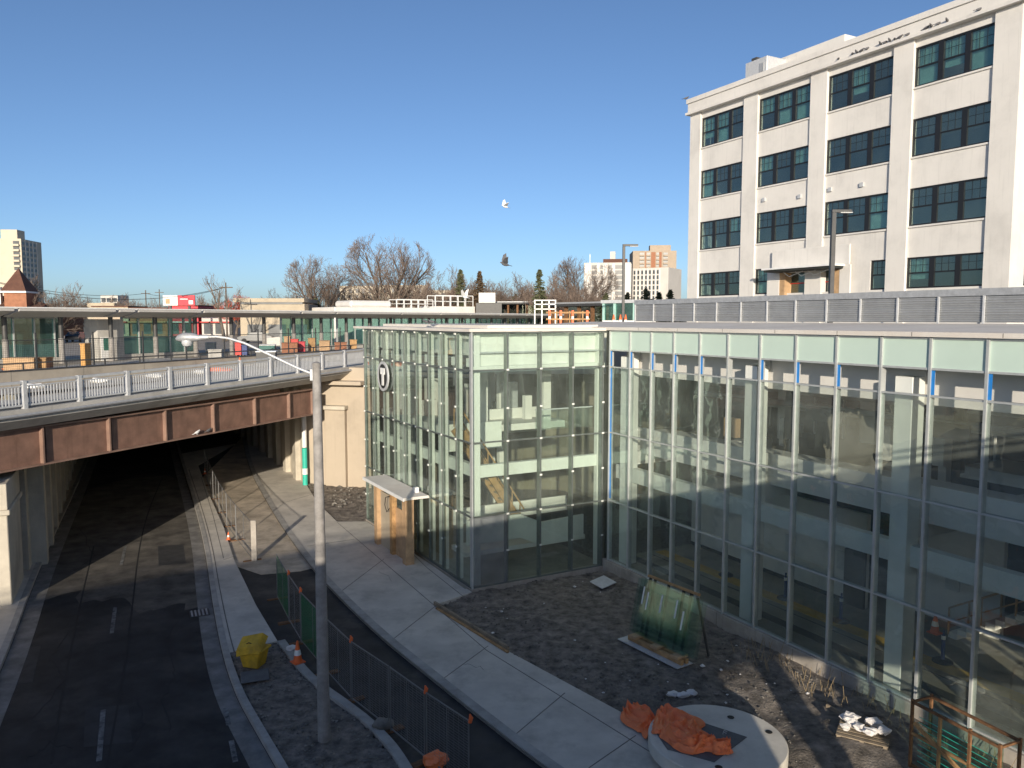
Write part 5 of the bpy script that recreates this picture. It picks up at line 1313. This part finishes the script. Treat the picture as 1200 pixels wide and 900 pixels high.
# ================= BIRDS =================
def bird(name,label,pos,rz,m,wings=None,sc=1.,grp=None,tilt=0):
    s=MB(); s.tube([(-.17,0,.0),(-.13,0,.01),(-.06,0,.02),(.02,0,.04),(.09,0,.07),(.13,0,.10),(.16,0,.115),(.185,0,.11),(.205,0,.105)],[.012,.03,.055,.065,.055,.033,.034,.022,.005],10)
    s.add([(-.14,-.03,.0),(-.14,.03,.0),(-.28,.05,-.03),(-.28,-.05,-.03),(-.14,0,.02),(-.28,0,-.015)],[(0,1,4),(0,4,5,3),(4,1,2,5),(0,3,2,1),(3,5,2)])
    if wings:
        for sd in(-1,1):
            a=wings[0] if sd<0 else wings[1]
            def w_(x,r,dz=0): return (x,sd*(.03+r*math.cos(a)),.05+r*math.sin(a)+dz)
            up_=[w_(.09,0),w_(.13,.16),w_(.06,.36),w_(-.06,.44),w_(-.07,.25),w_(-.10,.1),w_(-.08,0)]
            n=len(up_); s.add([(x,y,z+.012) for x,y,z in up_]+[(x,y,z-.006) for x,y,z in up_],[tuple(range(n)),tuple(range(2*n-1,n-1,-1))]+[(i,(i+1)%n,n+(i+1)%n,n+i) for i in range(n)])
    else:
        s.bar((.0,-.03,0),(.0,-.03,-.08),.01); s.bar((.0,.03,0),(.0,.03,-.08),.01)
    o=s.build(name,M[m],None,True,label=label,cat='bird',group=grp); o.location=pos; o.rotation_euler=(R(tilt),0,rz); o.scale=(sc,)*3; return o
bird('gull',"white gull flying high over the bare trees",W(592,243,45),R(200),'featherw',(R(65),R(20)),1.05)
bird('pigeon',"grey pigeon flying with raised wings below the white gull",W(592,311,34),R(190),'feather',(R(80),R(35)),1.1)
bird('gull',"white gull with wings up landing on the roof railings",W(545,349,80),R(150),'featherw',(R(60),R(50)),2.1)
for k,(a,lab) in enumerate(((499,'grey pigeon standing on pavilion roof edge, first of the two'),(506,'grey pigeon on pavilion roof edge, the one nearer the courtyard corner'))):
    p=W(a,384,36); bird('pigeon',lab,(p[0],p[1],10.85),R(150+20*k),'feather',None,1.,'pigeons on the pavilion roof')
rn=random.Random(5)
def wbp(s_,y,z): return (13.76-DA[0]*s_+DB[0]*y, 61.1-DA[1]*s_+DB[1]*y, z)
for k,s_ in enumerate((13.6,14.6,14.9,15.2,15.6,16.5,16.8,17.1,17.4,17.7,18.2,19.3,19.6,20.0,20.5,22.2)):
    bird('pigeon','grey pigeon perched on the top ledge of the white building',wbp(s_,-.24,26.86),HR+R(rn.choice([-80,60,120,10])),'feather',None,1.05,'pigeons in a row on the white building ledge')
for k,(s_,lab) in enumerate(((12.05,'dark pigeon perched behind the clerestory glass above third white column'),(12.75,'second dark pigeon behind the clerestory glass, closer to the third column'))):
    p=Hp(s_,.13,9.8); bird('pigeon',lab,p,HR,'feather',None,1.05,'pigeons inside the clerestory')
bird('pigeon','pigeon perched on the girder bottom flange under the bridge edge',bp(11,-.05,5.2),BR,'feather',None,1.1,'pigeons on the girder')
bird('pigeon','white winged pigeon on the girder flange beside another',bp(10.2,-.05,5.2),BR,'featherw',None,1.1,'pigeons on the girder')
bird('pigeon','small pigeon at the roof corner of the white building',wbp(-.3,-.3,27.86),0,'feather',None,1.2)
